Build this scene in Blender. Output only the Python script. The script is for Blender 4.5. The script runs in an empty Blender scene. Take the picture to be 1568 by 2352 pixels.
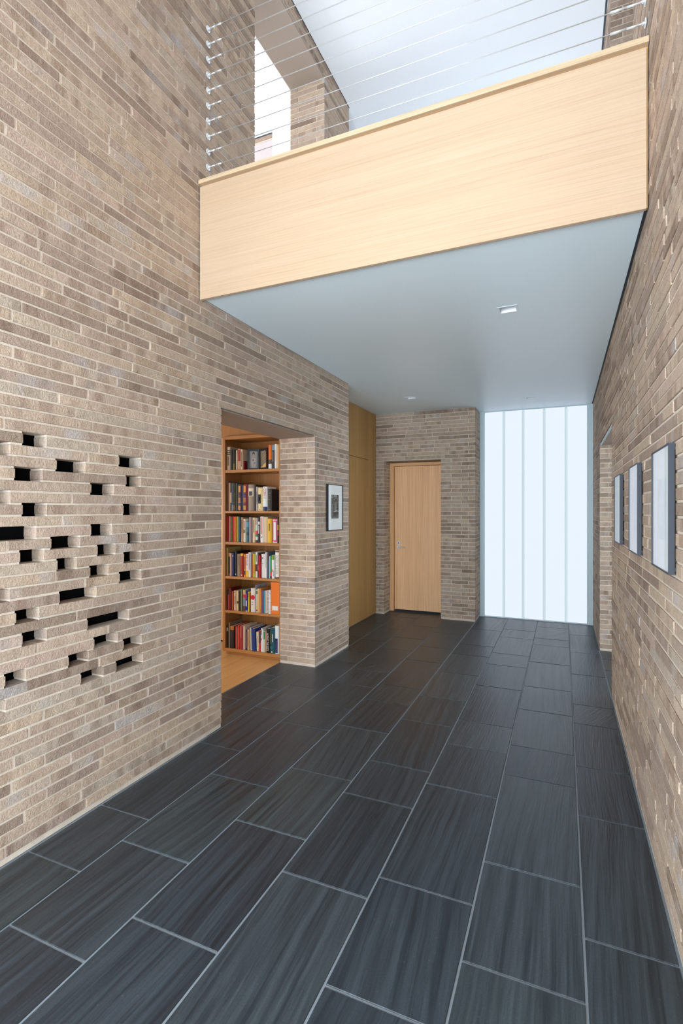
import bpy, math, random
from mathutils import Vector

# ------------------------------------------------------------------ camera, world, light, exposure
H = 1.47                                    # eye height in metres; lengths below are written in eye heights
YAW, FPX, CYP = 0.410844, 1168.0, 1170.56   # camera turn, focal length and horizon row, frame 1568 x 2352
sc = bpy.context.scene
COL = sc.collection
rnd = random.Random(7)

cam_d = bpy.data.cameras.new('camera')
cam = bpy.data.objects.new('camera', cam_d); COL.objects.link(cam)
cam.location = (0, 0, H)
cam.rotation_euler = (math.pi / 2, 0, YAW)
cam_d.sensor_fit = 'HORIZONTAL'; cam_d.sensor_width = 24.0
cam_d.lens = 24.0 * FPX / 1568.0
cam_d.shift_y = (CYP - 1176.0) / 1568.0
cam_d.clip_start = 0.02; cam_d.clip_end = 200
sc.camera = cam

w = bpy.data.worlds.new('sky'); sc.world = w; w.use_nodes = True
bgn = w.node_tree.nodes['Background']
bgn.inputs[0].default_value = (0.80, 0.89, 1.0, 1); bgn.inputs[1].default_value = 1.0

def daylight(name, loc, rot, sx, sy, power, color):
    """area light for daylight, at inferred windows or as added fill"""
    d = bpy.data.lights.new(name, 'AREA'); d.shape = 'RECTANGLE'; d.size = sx * H; d.size_y = sy * H
    d.energy = power; d.color = color
    o = bpy.data.objects.new(name, d); COL.objects.link(o)
    o.location = [c * H for c in loc]; o.rotation_euler = rot
    return o
SKYC = (0.78, 0.91, 1.0)
daylight('daylight_rear_window', (-0.6, -2.513, 0.85), (math.pi / 2, 0, 0), 1.5, 1.4, 90, SKYC)
daylight('soffit_fill_light', (-0.6, -2.505, 0.95), (math.pi / 2 + 0.8, 0, 0), 1.5, 1.6, 270, SKYC)  # added uplight with no known source, brightens the soffit
daylight('wall_fill_light_left', (-1.545, -1.075, 0.85), (0, -math.pi / 2, 0), 1.25, 1.6, 300, SKYC)  # added fill at an invented side window, brightens the right wall
daylight('wall_fill_light_right', (0.342, -1.075, 0.85), (0, math.pi / 2, 0), 1.25, 1.6, 215, SKYC)  # added fill at an invented side window, brightens the left wall
daylight('overhead_fill_light', (-0.6, -0.35, 3.99), (0, 0, 0), 1.3, 2.3, 10, SKYC)  # weak added fill from above, at an invented roof opening
daylight('daylight_upper_room', (-3.75, 2.6, 3.1), (0, -math.pi / 2, 0), 1.7, 2.2, 150, (0.97, 0.99, 1.0))
daylight('library_fill_light', (-3.70, 1.6, 0.95), (0, -math.pi / 2, 0), 0.9, 1.3, 62, (1.0, 0.95, 0.88))  # added fill in the library, for its boards and the hall soffit
daylight('side_room_fill_light', (2.23, 3.45, 1.0), (0, math.pi / 2 + 0.2, 0), 1.3, 1.4, 110, SKYC)  # added fill in the unseen side room, for soffit and pier
sc.view_settings.view_transform = 'Standard'
sc.view_settings.look = 'None'
sc.view_settings.gamma = 1.0
sc.view_settings.use_curve_mapping = False
sc.view_settings.exposure = 0.2
sc.cycles.adaptive_threshold = 0.03
sc.cycles.glossy_bounces = 3
sc.cycles.max_bounces = 8
sc.cycles.use_light_tree = False

# ------------------------------------------------------------------ pixel helpers
_s, _c = math.sin(YAW), math.cos(YAW)
def ray(x, y):
    a = (x - 784.0) / FPX; b = (CYP - y) / FPX
    return (-_s + _c * a, _c + _s * a, b)
def onX(x, y, X):
    d = ray(x, y); t = X / d[0]; return (X, d[1] * t, 1 + d[2] * t)
def onY(x, y, Y):
    d = ray(x, y); t = Y / d[1]; return (d[0] * t, Y, 1 + d[2] * t)
def onZ(x, y, Z):
    d = ray(x, y); t = (Z - 1) / d[2]; return (d[0] * t, d[1] * t, Z)
def proj(p):
    X, Y, Z = p; zc = -_s * X + _c * Y
    if zc < 0.05: return None
    return (784 + FPX * (_c * X + _s * Y) / zc, CYP - FPX * (Z - 1) / zc)

# ------------------------------------------------------------------ materials
MATS = {}
def new_mat(name):
    m = bpy.data.materials.new(name); m.use_nodes = True
    return m, m.node_tree.nodes, m.node_tree.links, m.node_tree.nodes['Principled BSDF']
def lin(c):
    return tuple(((v / 255.0) / 12.92 if v <= 10 else (((v / 255.0) + 0.055) / 1.055) ** 2.4) for v in c)
def flat(name, rgb, rough=0.5, metal=0.0, spec=0.5):
    if name in MATS: return MATS[name]
    m, n, l, b = new_mat(name)
    b.inputs['Base Color'].default_value = (*lin(rgb), 1)
    b.inputs['Roughness'].default_value = rough; b.inputs['Metallic'].default_value = metal
    b.inputs['Specular IOR Level'].default_value = spec
    MATS[name] = m; return m
def node(n, t, **k):
    x = n.new(t)
    for a, v in k.items(): setattr(x, a, v)
    return x
def math_n(n, l, op, a, b=None):
    x = n.new('ShaderNodeMath'); x.operation = op
    for i, v in enumerate((a, b)):
        if v is None: continue
        if isinstance(v, (int, float)): x.inputs[i].default_value = v
        else: l.new(v, x.inputs[i])
    return x.outputs[0]
def ramp(n, l, fac, stops, interp='LINEAR'):
    r = n.new('ShaderNodeValToRGB'); r.color_ramp.interpolation = interp
    e = r.color_ramp.elements
    while len(e) < len(stops): e.new(0.5)
    for i, (p, c) in enumerate(stops):
        e[i].position = p; e[i].color = (*c, 1) if len(c) == 3 else c
    l.new(fac, r.inputs[0]); return r.outputs[0]
def mixc(n, l, mode, fac, a, b):
    x = n.new('ShaderNodeMix'); x.data_type = 'RGBA'; x.blend_type = mode
    for i, v in ((0, fac), (6, a), (7, b)):
        if isinstance(v, (int, float)): x.inputs[i].default_value = v
        elif isinstance(v, tuple): x.inputs[i].default_value = (*v, 1)
        else: l.new(v, x.inputs[i])
    return x.outputs[2]
def noise(n, l, vec, scale, detail=2.0, rough=0.5):
    x = n.new('ShaderNodeTexNoise'); x.inputs['Scale'].default_value = scale
    x.inputs['Detail'].default_value = detail; x.inputs['Roughness'].default_value = rough
    if vec is not None: l.new(vec, x.inputs['Vector'])
    return x.outputs[0]
def comb(n, l, x, y, z):
    c = n.new('ShaderNodeCombineXYZ')
    for i, v in enumerate((x, y, z)):
        if isinstance(v, (int, float)): c.inputs[i].default_value = v
        else: l.new(v, c.inputs[i])
    return c.outputs[0]
def bump(n, l, b, hgt, strength, dist):
    x = n.new('ShaderNodeBump'); x.inputs['Strength'].default_value = strength; x.inputs['Distance'].default_value = dist
    l.new(hgt, x.inputs['Height']); l.new(x.outputs[0], b.inputs['Normal'])

def brick_material():
    m, n, l, b = new_mat('brick_clay')
    at = node(n, 'ShaderNodeAttribute', attribute_name='tint'); r = at.outputs['Fac']
    pos = n.new('ShaderNodeNewGeometry').outputs['Position']
    sp = n.new('ShaderNodeSeparateXYZ'); l.new(pos, sp.inputs[0])
    al = math_n(n, l, 'ADD', sp.outputs[0], sp.outputs[1])
    off = math_n(n, l, 'MULTIPLY', r, 53.0)
    st = noise(n, l, comb(n, l, math_n(n, l, 'MULTIPLY', al, 13.0), math_n(n, l, 'MULTIPLY', sp.outputs[2], 1.5), off), 1.0, 1.5)
    base = ramp(n, l, r, [(0.0, lin((145, 126, 110))), (0.10, lin((163, 143, 129))), (0.3, lin((176, 155, 138))), (0.5, lin((179, 158, 140))),
                          (0.64, lin((184, 162, 141))), (0.74, lin((175, 160, 144))), (0.84, lin((182, 158, 143))), (0.92, lin((189, 168, 148))), (1.0, lin((152, 132, 119)))])
    dark = mixc(n, l, 'MULTIPLY', 1.0, base, lin((220, 214, 211)))
    k = ramp(n, l, st, [(0.44, (0, 0, 0)), (0.60, (1, 1, 1))])
    kk = math_n(n, l, 'MULTIPLY', k, ramp(n, l, math_n(n, l, 'FRACT', math_n(n, l, 'MULTIPLY', r, 17.3)), [(0.2, (0.1, 0.1, 0.1)), (0.9, (1, 1, 1))]))
    col = mixc(n, l, 'MIX', kk, base, dark)
    # cooler grey-lilac smudges on some bricks
    bl = noise(n, l, comb(n, l, math_n(n, l, 'MULTIPLY', al, 4.0), math_n(n, l, 'MULTIPLY', sp.outputs[2], 2.0), math_n(n, l, 'ADD', off, 9.0)), 1.0, 2.0)
    bl = ramp(n, l, bl, [(0.60, (0, 0, 0)), (0.74, (0.55, 0.55, 0.55))])
    col = mixc(n, l, 'MIX', bl, col, lin((180, 176, 176)))
    sand = noise(n, l, pos, 230.0, 2.0, 0.7)
    patch = noise(n, l, pos, 26.0, 2.0, 0.7)
    col = mixc(n, l, 'OVERLAY', 0.35, col, ramp(n, l, patch, [(0.30, (0.36, 0.36, 0.36)), (0.70, (0.64, 0.64, 0.64))]))
    col = mixc(n, l, 'OVERLAY', 0.55, col, ramp(n, l, sand, [(0.30, (0.28, 0.28, 0.28)), (0.70, (0.72, 0.72, 0.72))]))
    l.new(col, b.inputs['Base Color'])
    b.inputs['Roughness'].default_value = 0.9; b.inputs['Specular IOR Level'].default_value = 0.2
    rough = noise(n, l, pos, 90.0, 1.0, 0.65)
    bump(n, l, b, rough, 0.65, 0.005)
    return m
def mortar_material():
    m, n, l, b = new_mat('mortar')
    pos = n.new('ShaderNodeNewGeometry').outputs['Position']
    g = noise(n, l, pos, 14.0, 4.0, 0.7)
    l.new(ramp(n, l, g, [(0.3, lin((198, 182, 167))), (0.7, lin((213, 200, 186)))]), b.inputs['Base Color'])
    b.inputs['Roughness'].default_value = 0.95; b.inputs['Specular IOR Level'].default_value = 0.15
    bump(n, l, b, noise(n, l, pos, 160.0, 2.0), 0.5, 0.003)
    return m
def slate_material():
    m, n, l, b = new_mat('slate')
    oi = n.new('ShaderNodeObjectInfo'); r = oi.outputs['Random']
    tc = n.new('ShaderNodeTexCoord').outputs['Object']
    at = node(n, 'ShaderNodeAttribute', attribute_name='turn').outputs['Fac']
    vr = n.new('ShaderNodeVectorRotate'); vr.rotation_type = 'Z_AXIS'
    l.new(tc, vr.inputs['Vector']); l.new(at, vr.inputs['Angle'])
    sp = n.new('ShaderNodeSeparateXYZ'); l.new(vr.outputs[0], sp.inputs[0])
    off = math_n(n, l, 'MULTIPLY', r, 71.0)
    warp = noise(n, l, comb(n, l, sp.outputs[0], sp.outputs[1], off), 2.2, 2.0)
    xw = math_n(n, l, 'ADD', sp.outputs[0], math_n(n, l, 'MULTIPLY', warp, 0.022))
    s1 = noise(n, l, comb(n, l, math_n(n, l, 'MULTIPLY', xw, 34.0), math_n(n, l, 'MULTIPLY', sp.outputs[1], 0.9), off), 1.0, 3.0, 0.68)
    s2 = noise(n, l, comb(n, l, math_n(n, l, 'MULTIPLY', xw, 110.0), math_n(n, l, 'MULTIPLY', sp.outputs[1], 5.0), off), 1.0, 2.0, 0.6)
    base = ramp(n, l, r, [(0.0, lin((46, 55, 64))), (0.3, lin((51, 60, 69))), (0.55, lin((58, 69, 74))), (0.75, lin((48, 56, 65))), (1.0, lin((63, 73, 79)))])
    col = mixc(n, l, 'MULTIPLY', 0.9, base, ramp(n, l, s1, [(0.36, (0.36, 0.37, 0.40)), (0.60, (1.08, 1.08, 1.06))]))
    col = mixc(n, l, 'OVERLAY', 0.6, col, ramp(n, l, s2, [(0.25, (0.30, 0.30, 0.30)), (0.75, (0.68, 0.68, 0.68))]))
    gr = noise(n, l, tc, 170.0, 3.0, 0.7)
    col = mixc(n, l, 'OVERLAY', 0.7, col, ramp(n, l, gr, [(0.30, (0.32, 0.32, 0.32)), (0.70, (0.68, 0.68, 0.68))]))
    # dark pits and pale scratches of cleft stone
    pit = noise(n, l, comb(n, l, math_n(n, l, 'MULTIPLY', xw, 30.0), math_n(n, l, 'MULTIPLY', sp.outputs[1], 9.0), math_n(n, l, 'ADD', off, 5.0)), 1.0, 3.0, 0.65)
    col = mixc(n, l, 'MULTIPLY', ramp(n, l, pit, [(0.69, (0, 0, 0)), (0.74, (0.75, 0.75, 0.75))]), col, (0.45, 0.45, 0.48))
    scr = noise(n, l, comb(n, l, math_n(n, l, 'MULTIPLY', sp.outputs[0], 9.0), math_n(n, l, 'MULTIPLY', sp.outputs[1], 9.0), math_n(n, l, 'ADD', off, 3.0)), 6.0, 3.0, 0.75)
    col = mixc(n, l, 'MIX', ramp(n, l, scr, [(0.66, (0, 0, 0)), (0.76, (0.35, 0.35, 0.35))]), col, lin((112, 128, 132)))
    l.new(col, b.inputs['Base Color'])
    l.new(ramp(n, l, s1, [(0.3, (0.30, 0.30, 0.30)), (0.7, (0.42, 0.42, 0.42))]), b.inputs['Roughness'])
    b.inputs['Specular IOR Level'].default_value = 0.65
    bump(n, l, b, s2, 0.45, 0.003)
    return m
def oak(name, axis, light, dark, fine=240.0, rough=0.45, pores=0.8):
    """oak veneer, grain along the axis letter"""
    m, n, l, b = new_mat(name)
    pos = n.new('ShaderNodeNewGeometry').outputs['Position']
    sp = n.new('ShaderNodeSeparateXYZ'); l.new(pos, sp.inputs[0])
    g = {'X': 0, 'Y': 1, 'Z': 2}[axis]
    def v(a, along, off):
        o = [math_n(n, l, 'MULTIPLY', sp.outputs[i], along if i == g else a) for i in range(3)]
        o[g] = math_n(n, l, 'ADD', o[g], off)
        return comb(n, l, *o)
    big = noise(n, l, v(7.0, 0.22, 3.0), 1.0, 3.0, 0.55)
    mid = noise(n, l, v(60.0, 0.28, 7.0), 1.0, 3.0, 0.6)
    pore = noise(n, l, v(fine, 2.2, 1.0), 1.0, 2.0, 0.6)
    f = math_n(n, l, 'ADD', math_n(n, l, 'MULTIPLY', big, 0.5), math_n(n, l, 'MULTIPLY', mid, 0.5))
    col = ramp(n, l, f, [(0.36, lin(dark)), (0.62, lin(light))])
    col = mixc(n, l, 'MULTIPLY', pores, col, ramp(n, l, pore, [(0.30, (0.72, 0.68, 0.62)), (0.55, (1, 1, 1))]))
    l.new(col, b.inputs['Base Color']); b.inputs['Roughness'].default_value = rough
    b.inputs['Specular IOR Level'].default_value = 0.4
    bump(n, l, b, pore, 0.08, 0.001)
    return m
def tinted(name, rough=0.6):
    """flat print: the colours come from the mesh's own colour attribute"""
    m, n, l, b = new_mat(name)
    at = node(n, 'ShaderNodeAttribute', attribute_name='print')
    l.new(at.outputs['Color'], b.inputs['Base Color']); b.inputs['Roughness'].default_value = rough
    return m
def glass_pane(name):
    m, n, l, b = new_mat(name)
    n.remove(b)
    lw_ = n.new('ShaderNodeLayerWeight'); lw_.inputs[0].default_value = 0.5
    f5 = math_n(n, l, 'POWER', lw_.outputs['Facing'], 5.0)
    fr = math_n(n, l, 'ADD', math_n(n, l, 'MULTIPLY', f5, 0.92), 0.04)
    tr = n.new('ShaderNodeBsdfTransparent'); gl = n.new('ShaderNodeBsdfGlossy'); gl.inputs['Roughness'].default_value = 0.02
    mx = n.new('ShaderNodeMixShader'); l.new(fr, mx.inputs[0]); l.new(tr.outputs[0], mx.inputs[1]); l.new(gl.outputs[0], mx.inputs[2])
    l.new(mx.outputs[0], n['Material Output'].inputs[0])
    return m
def lit_glass(name, color, strength, face):
    """daylit translucent channel glass"""
    m, n, l, b = new_mat(name)
    b.inputs['Base Color'].default_value = (*lin(face), 1); b.inputs['Roughness'].default_value = 0.7; b.inputs['Specular IOR Level'].default_value = 0.15
    b.inputs['Emission Color'].default_value = (*color, 1); b.inputs['Emission Strength'].default_value = strength
    return m
def plaster(name, rgb, rough=0.7, spec=0.25):
    m, n, l, b = new_mat(name)
    pos = n.new('ShaderNodeNewGeometry').outputs['Position']
    b.inputs['Base Color'].default_value = (*lin(rgb), 1); b.inputs['Roughness'].default_value = rough
    b.inputs['Specular IOR Level'].default_value = spec
    bump(n, l, b, noise(n, l, pos, 60.0, 2.0), 0.05, 0.001)
    return m

M_BRICK, M_MORTAR, M_SLATE = brick_material(), mortar_material(), slate_material()
M_GROUT = flat('floor_grout', (128, 136, 144), 0.8)
M_FASCIA = oak('oak_fascia', 'X', (204, 177, 150), (198, 169, 140), 260, 0.4, 0.45)
M_CAP = oak('oak_cap', 'X', (215, 189, 158), (208, 180, 147), 260, 0.4)
M_DOOR = oak('oak_door', 'Z', (252, 203, 154), (240, 186, 138), 260, 0.45)
M_DOORFRAME = oak('oak_door_frame', 'Z', (240, 190, 138), (226, 172, 120), 260, 0.45)
M_CLOSET = oak('oak_closet', 'Z', (178, 138, 84), (158, 118, 66), 300, 0.5)
M_CASE = oak('oak_bookcase', 'X', (188, 132, 76), (170, 114, 60), 260, 0.45)
M_CASEV = oak('oak_bookcase_upright', 'Z', (188, 132, 76), (168, 112, 58), 260, 0.45)
M_PLANK = oak('oak_floorboard', 'Y', (232, 180, 116), (216, 160, 98), 200, 0.35)
M_CEIL = plaster('white_ceiling', (243, 244, 248))
M_SOFFIT = plaster('soffit_paint', (231, 247, 255), 0.38, 0.5)
M_WHITE = plaster('white_wall', (246, 246, 245))
M_LINTEL = plaster('lintel_plate', (152, 137, 125), 0.6)
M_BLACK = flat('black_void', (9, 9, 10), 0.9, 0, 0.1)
M_REVEAL = flat('dark_reveal', (52, 58, 66), 0.6)
M_ALU = flat('window_frame_metal', (188, 204, 210), 0.5, 0.1)
M_CHROME = flat('brushed_steel', (226, 228, 230), 0.36, 0.55)
M_BLACKFRAME = flat('black_frame_paint', (24, 27, 33), 0.4)
M_NAVYFRAME = flat('charcoal_frame_paint', (40, 45, 56), 0.5)
M_MAT = flat('mat_board', (250, 251, 250), 0.8)
M_GLASS = glass_pane('picture_glass')
M_PAGES = flat('book_pages', (222, 208, 180), 0.9)
M_PRINT = tinted('flat_print')
M_LAMPWHITE = flat('downlight_white', (238, 240, 244), 0.5)
M_PANE = lit_glass('channel_glass', (0.80, 0.875, 1.0), 0.87, (60, 66, 70))
M_PANE2 = lit_glass('channel_glass_upper_boosted', (0.72, 0.86, 1.0), 5.8, (150, 160, 164))  # out of sight; glow raised to brighten the upper ceiling
M_FLANGE = lit_glass('channel_glass_edge', (0.60, 0.72, 0.78), 0.78, (60, 66, 68))

# ------------------------------------------------------------------ object helpers
def put(o, parent=None):
    COL.objects.link(o)
    if parent is not None: o.parent = parent
    return o
def mesh_obj(name, verts, faces, mats, parent=None, fmat=None, smooth=False):
    me = bpy.data.meshes.new(name)
    me.from_pydata([(a * H, b * H, c * H) for a, b, c in verts], [], faces)
    for m in (mats if isinstance(mats, (list, tuple)) else [mats]): me.materials.append(m)
    if fmat: me.polygons.foreach_set('material_index', fmat)
    if smooth: me.polygons.foreach_set('use_smooth', [True] * len(me.polygons))
    me.update()
    return put(bpy.data.objects.new(name, me), parent)
class MB:
    """collects boxes, tubes and faces; lengths in eye heights"""
    def __init__(s): s.v = []; s.f = []; s.m = []
    def box(s, x0, x1, y0, y1, z0, z1, mi=0):
        k = len(s.v)
        s.v += [(x, y, z) for z in (z0, z1) for y in (y0, y1) for x in (x0, x1)]
        for q in ((0, 2, 3, 1), (4, 5, 7, 6), (0, 1, 5, 4), (2, 6, 7, 3), (0, 4, 6, 2), (1, 3, 7, 5)):
            s.f.append(tuple(k + i for i in q)); s.m.append(mi)
        return s
    def cham(s, x0, x1, y0, y1, z0, z1, c, mi=0, wob=0.0):
        """box with all edges chamfered (24 vertices)"""
        k = k0 = len(s.v); lo = (x0, y0, z0); hi = (x1, y1, z1); idx = {}
        for sx in (0, 1):
            for sy in (0, 1):
                for sz in (0, 1):
                    S = (sx, sy, sz)
                    for a in range(3):
                        p = []
                        for i in range(3):
                            e = hi[i] if S[i] else lo[i]
                            p.append(e if i == a else e + (-c if S[i] else c))
                        idx[(S, a)] = k; k += 1; s.v.append(tuple(p))
        F = []
        for a in range(3):
            b, d = (a + 1) % 3, (a + 2) % 3
            for sa in (0, 1):
                q = []
                for sb, sd in ((0, 0), (1, 0), (1, 1), (0, 1)):
                    S = [0, 0, 0]; S[a] = sa; S[b] = sb; S[d] = sd; q.append(idx[(tuple(S), a)])
                F.append(q if sa else q[::-1])
        for a in range(3):                       # edge chamfers along axis a
            b, d = (a + 1) % 3, (a + 2) % 3
            for sb in (0, 1):
                for sd in (0, 1):
                    S0 = [0, 0, 0]; S1 = [0, 0, 0]
                    S0[b] = S1[b] = sb; S0[d] = S1[d] = sd; S1[a] = 1
                    S0, S1 = tuple(S0), tuple(S1)
                    q = [idx[(S0, b)], idx[(S1, b)], idx[(S1, d)], idx[(S0, d)]]
                    F.append(q if (sb ^ sd) else q[::-1])
        for sx in (0, 1):
            for sy in (0, 1):
                for sz in (0, 1):
                    S = (sx, sy, sz); q = [idx[(S, 0)], idx[(S, 1)], idx[(S, 2)]]
                    F.append(q if (sx + sy + sz) % 2 else q[::-1])
        s.f += [tuple(q) for q in F]; s.m += [mi] * len(F)
        if wob:
            for i in range(k0, k): s.v[i] = tuple(q + rnd.uniform(-wob, wob) for q in s.v[i])
        return s
    def tube(s, p, q, r, seg=12, mi=0, r2=None):
        k = len(s.v); p = Vector(p); q = Vector(q); d = (q - p).normalized()
        a = d.orthogonal().normalized(); b = d.cross(a); r2 = r if r2 is None else r2
        for i in range(seg):
            t = 2 * math.pi * i / seg; e = a * math.cos(t) + b * math.sin(t)
            s.v += [tuple(p + e * r), tuple(q + e * r2)]
        for i in range(seg):
            j = (i + 1) % seg
            s.f.append((k + 2 * i, k + 2 * j, k + 2 * j + 1, k + 2 * i + 1)); s.m.append(mi)
        s.f.append(tuple(k + 2 * i for i in range(seg))[::-1]); s.f.append(tuple(k + 2 * i + 1 for i in range(seg))); s.m += [mi, mi]
        return s
    def quad(s, a, b, c, d, mi=0):
        k = len(s.v); s.v += [a, b, c, d]; s.f.append((k, k + 1, k + 2, k + 3)); s.m.append(mi); return s
    def build(s, name, mats, parent=None, smooth=False):
        return mesh_obj(name, s.v, s.f, mats, parent, s.m, smooth)
def box(name, x0, x1, y0, y1, z0, z1, mat, parent=None, ch=0.0):
    b = MB()
    if ch: b.cham(x0, x1, y0, y1, z0, z1, ch)
    else: b.box(x0, x1, y0, y1, z0, z1)
    return b.build(name, mat, parent)
def tag(o, label, cat=None, group=None, kind=None):
    o['label'] = label
    if cat: o['category'] = cat
    if group: o['group'] = group
    if kind: o['kind'] = kind
    return o
def thing(name, label, cat, loc=(0, 0, 0), group=None, kind=None):
    o = put(bpy.data.objects.new(name, None)); o.empty_display_size = 0.05
    return tag(o, label, cat, group, kind)
def structure(o, label):
    o['label'] = label; o['kind'] = 'structure'; return o

def minus(t0, t1, cuts):
    """interval t0..t1 without the cuts"""
    out = []; a = t0
    for c0, c1 in sorted(cuts):
        if c1 <= a or c0 >= t1: continue
        if c0 > a: out.append((a, c0))
        a = max(a, c1)
    if a < t1: out.append((a, t1))
    return out

# ------------------------------------------------------------------ measured layout (eye heights)
XL, XR = -1.44, 0.237
Y0 = -2.5                       # rear wall
YA, YB, YC = 1.924, 2.885, 3.4415
YU0, YU1 = 2.20, 3.0255         # upper opening, left wall
YR0, YR1 = 3.052, 4.04          # lower opening, right wall
YV0, YV1 = 2.16, 3.148          # upper opening, right wall
YD, YW = 4.63, 4.89
XP, XN = -1.655, -0.718         # closet face, corner beside the channel glass
DX0, DX1 = -1.571, -1.026       # door niche
ZS, ZC = 1.915, 3.945           # soffit, upper ceiling
ZF2 = 2.07                      # upper floor
CH, ZB, JT, BD, WT = 0.03455, 0.0157, 0.0062, 0.057, 0.257
LK = 42                         # lintel course of the lower openings
UK = 111
def cz(k): return (ZB + CH * k + JT / 2, ZB + CH * (k + 1) - JT / 2)
ZL = ZB + CH * LK
ZU = ZB + CH * UK
FY = 1.765                      # face of the balcony

HOLES = {33: [(0.86, 0.949), (1.338, 1.4347)], 34: [(0.9881, 1.059)], 32: [(1.0941, 1.1955)], 31: [(0.9642, 1.0463), (1.3698, 1.4347)],
         30: [(1.2206, 1.3121)], 29: [(0.86, 0.949)], 28: [(0.9868, 1.0604), (1.3574, 1.4347)], 26: [(0.88, 1.0266), (1.2217, 1.3034)],
         25: [(1.0771, 1.1764), (1.3765, 1.4368)], 24: [(0.9795, 1.0519), (1.2476, 1.3183)], 23: [(1.0975, 1.1641), (1.36, 1.4368)],
         22: [(1.2167, 1.2893)], 21: [(0.86, 0.9468), (1.3393, 1.4389)], 20: [(1.106, 1.2389)], 19: [(0.9663, 1.0344)],
         17: [(0.9868, 1.0599), (1.2077, 1.3805)], 15: [(1.2331, 1.3278)], 14: [(0.9358, 0.9955), (1.1379, 1.2088), (1.3567, 1.4403)],
         12: [(0.85, 0.9358), (1.1829, 1.2682), (1.3253, 1.4474)]}
for k in range(12, 35):         # the pattern runs on outside the picture
    for _ in range(rnd.choice((1, 2, 2))):
        a = rnd.uniform(0.1, 0.74); b_ = a + rnd.choice((0.07, 0.08, 0.13))
        if all(b_ + 0.06 < p or a - 0.06 > q for p, q in HOLES.get(k, [])) and all(b_ < p - 0.03 or a > q + 0.03 for j in (k - 1, k + 1) for p, q in HOLES.get(j, [])):
            HOLES.setdefault(k, []).append((a, b_))

# ------------------------------------------------------------------ brick walls
LENGTHS = [(0.375, 5), (0.31, 3), (0.25, 3), (0.19, 3), (0.13, 2)]
def fill(t0, t1, out, lens=LENGTHS):
    """lay bricks of mixed length between t0 and t1"""
    t = t0
    pool = [a for a, wgt in lens for _ in range(wgt)]
    while t < t1 - 0.01:
        ln = rnd.choice(pool) * rnd.uniform(0.96, 1.04); rest = t1 - t
        if rest < ln * 1.25 or rest - ln < 0.07: ln = rest if rest < 0.42 else rest * 0.5
        e = min(t1, t + ln)
        out.append((t, e)); t = e + JT
def hidden_by_balcony(p):
    if p[1] <= FY: return False
    z = 1 + (p[2] - 1) * FY / p[1]
    return 1.90 < z < 2.425
def area_px(corners):
    mid = [sum(c[i] for c in corners) / 4 for i in range(3)]
    if hidden_by_balcony(mid): return 0.0
    if mid[2] > ZS - 0.01 and mid[1] > FY and mid[2] < 2.1: return 0.0
    q = [proj(c) for c in corners]
    if any(p is None for p in q): return 0.0
    q = [(min(1568, max(0, x)), min(2352, max(0, y))) for x, y in q]
    return abs(sum(q[i][0] * q[(i + 1) % 4][1] - q[(i + 1) % 4][0] * q[i][1] for i in range(4))) / 2
def lay(wall, specs, keep=300):
    """specs: (box in world axes, corners of its largest visible face)"""
    scored = sorted(((area_px(c), i) for i, (b, c) in enumerate(specs)), reverse=True)
    single = {i for a, i in scored[:keep] if a > 30}
    rest = MB(); tints = []
    for i, (b, c) in enumerate(specs):
        t = rnd.random()
        if rnd.random() < 0.05: t = rnd.choice((0.02, 0.05, 0.98))
        if i in single:
            o = MB().cham(*b, 0.0013, 0, 0.0005).build('brick', M_BRICK, wall)
            a = o.data.attributes.new('tint', 'FLOAT', 'POINT'); a.data.foreach_set('value', [t] * len(o.data.vertices))
        else:
            n0 = len(rest.v); rest.cham(*b, 0.0013, 0, 0.0005); tints += [t] * (len(rest.v) - n0)
    if rest.v:
        o = rest.build('brickwork', M_BRICK, wall); o['kind'] = 'stuff'
        a = o.data.attributes.new('tint', 'FLOAT', 'POINT'); a.data.foreach_set('value', tints)
def jit(): return rnd.uniform(-0.0016, 0.0012)

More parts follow.
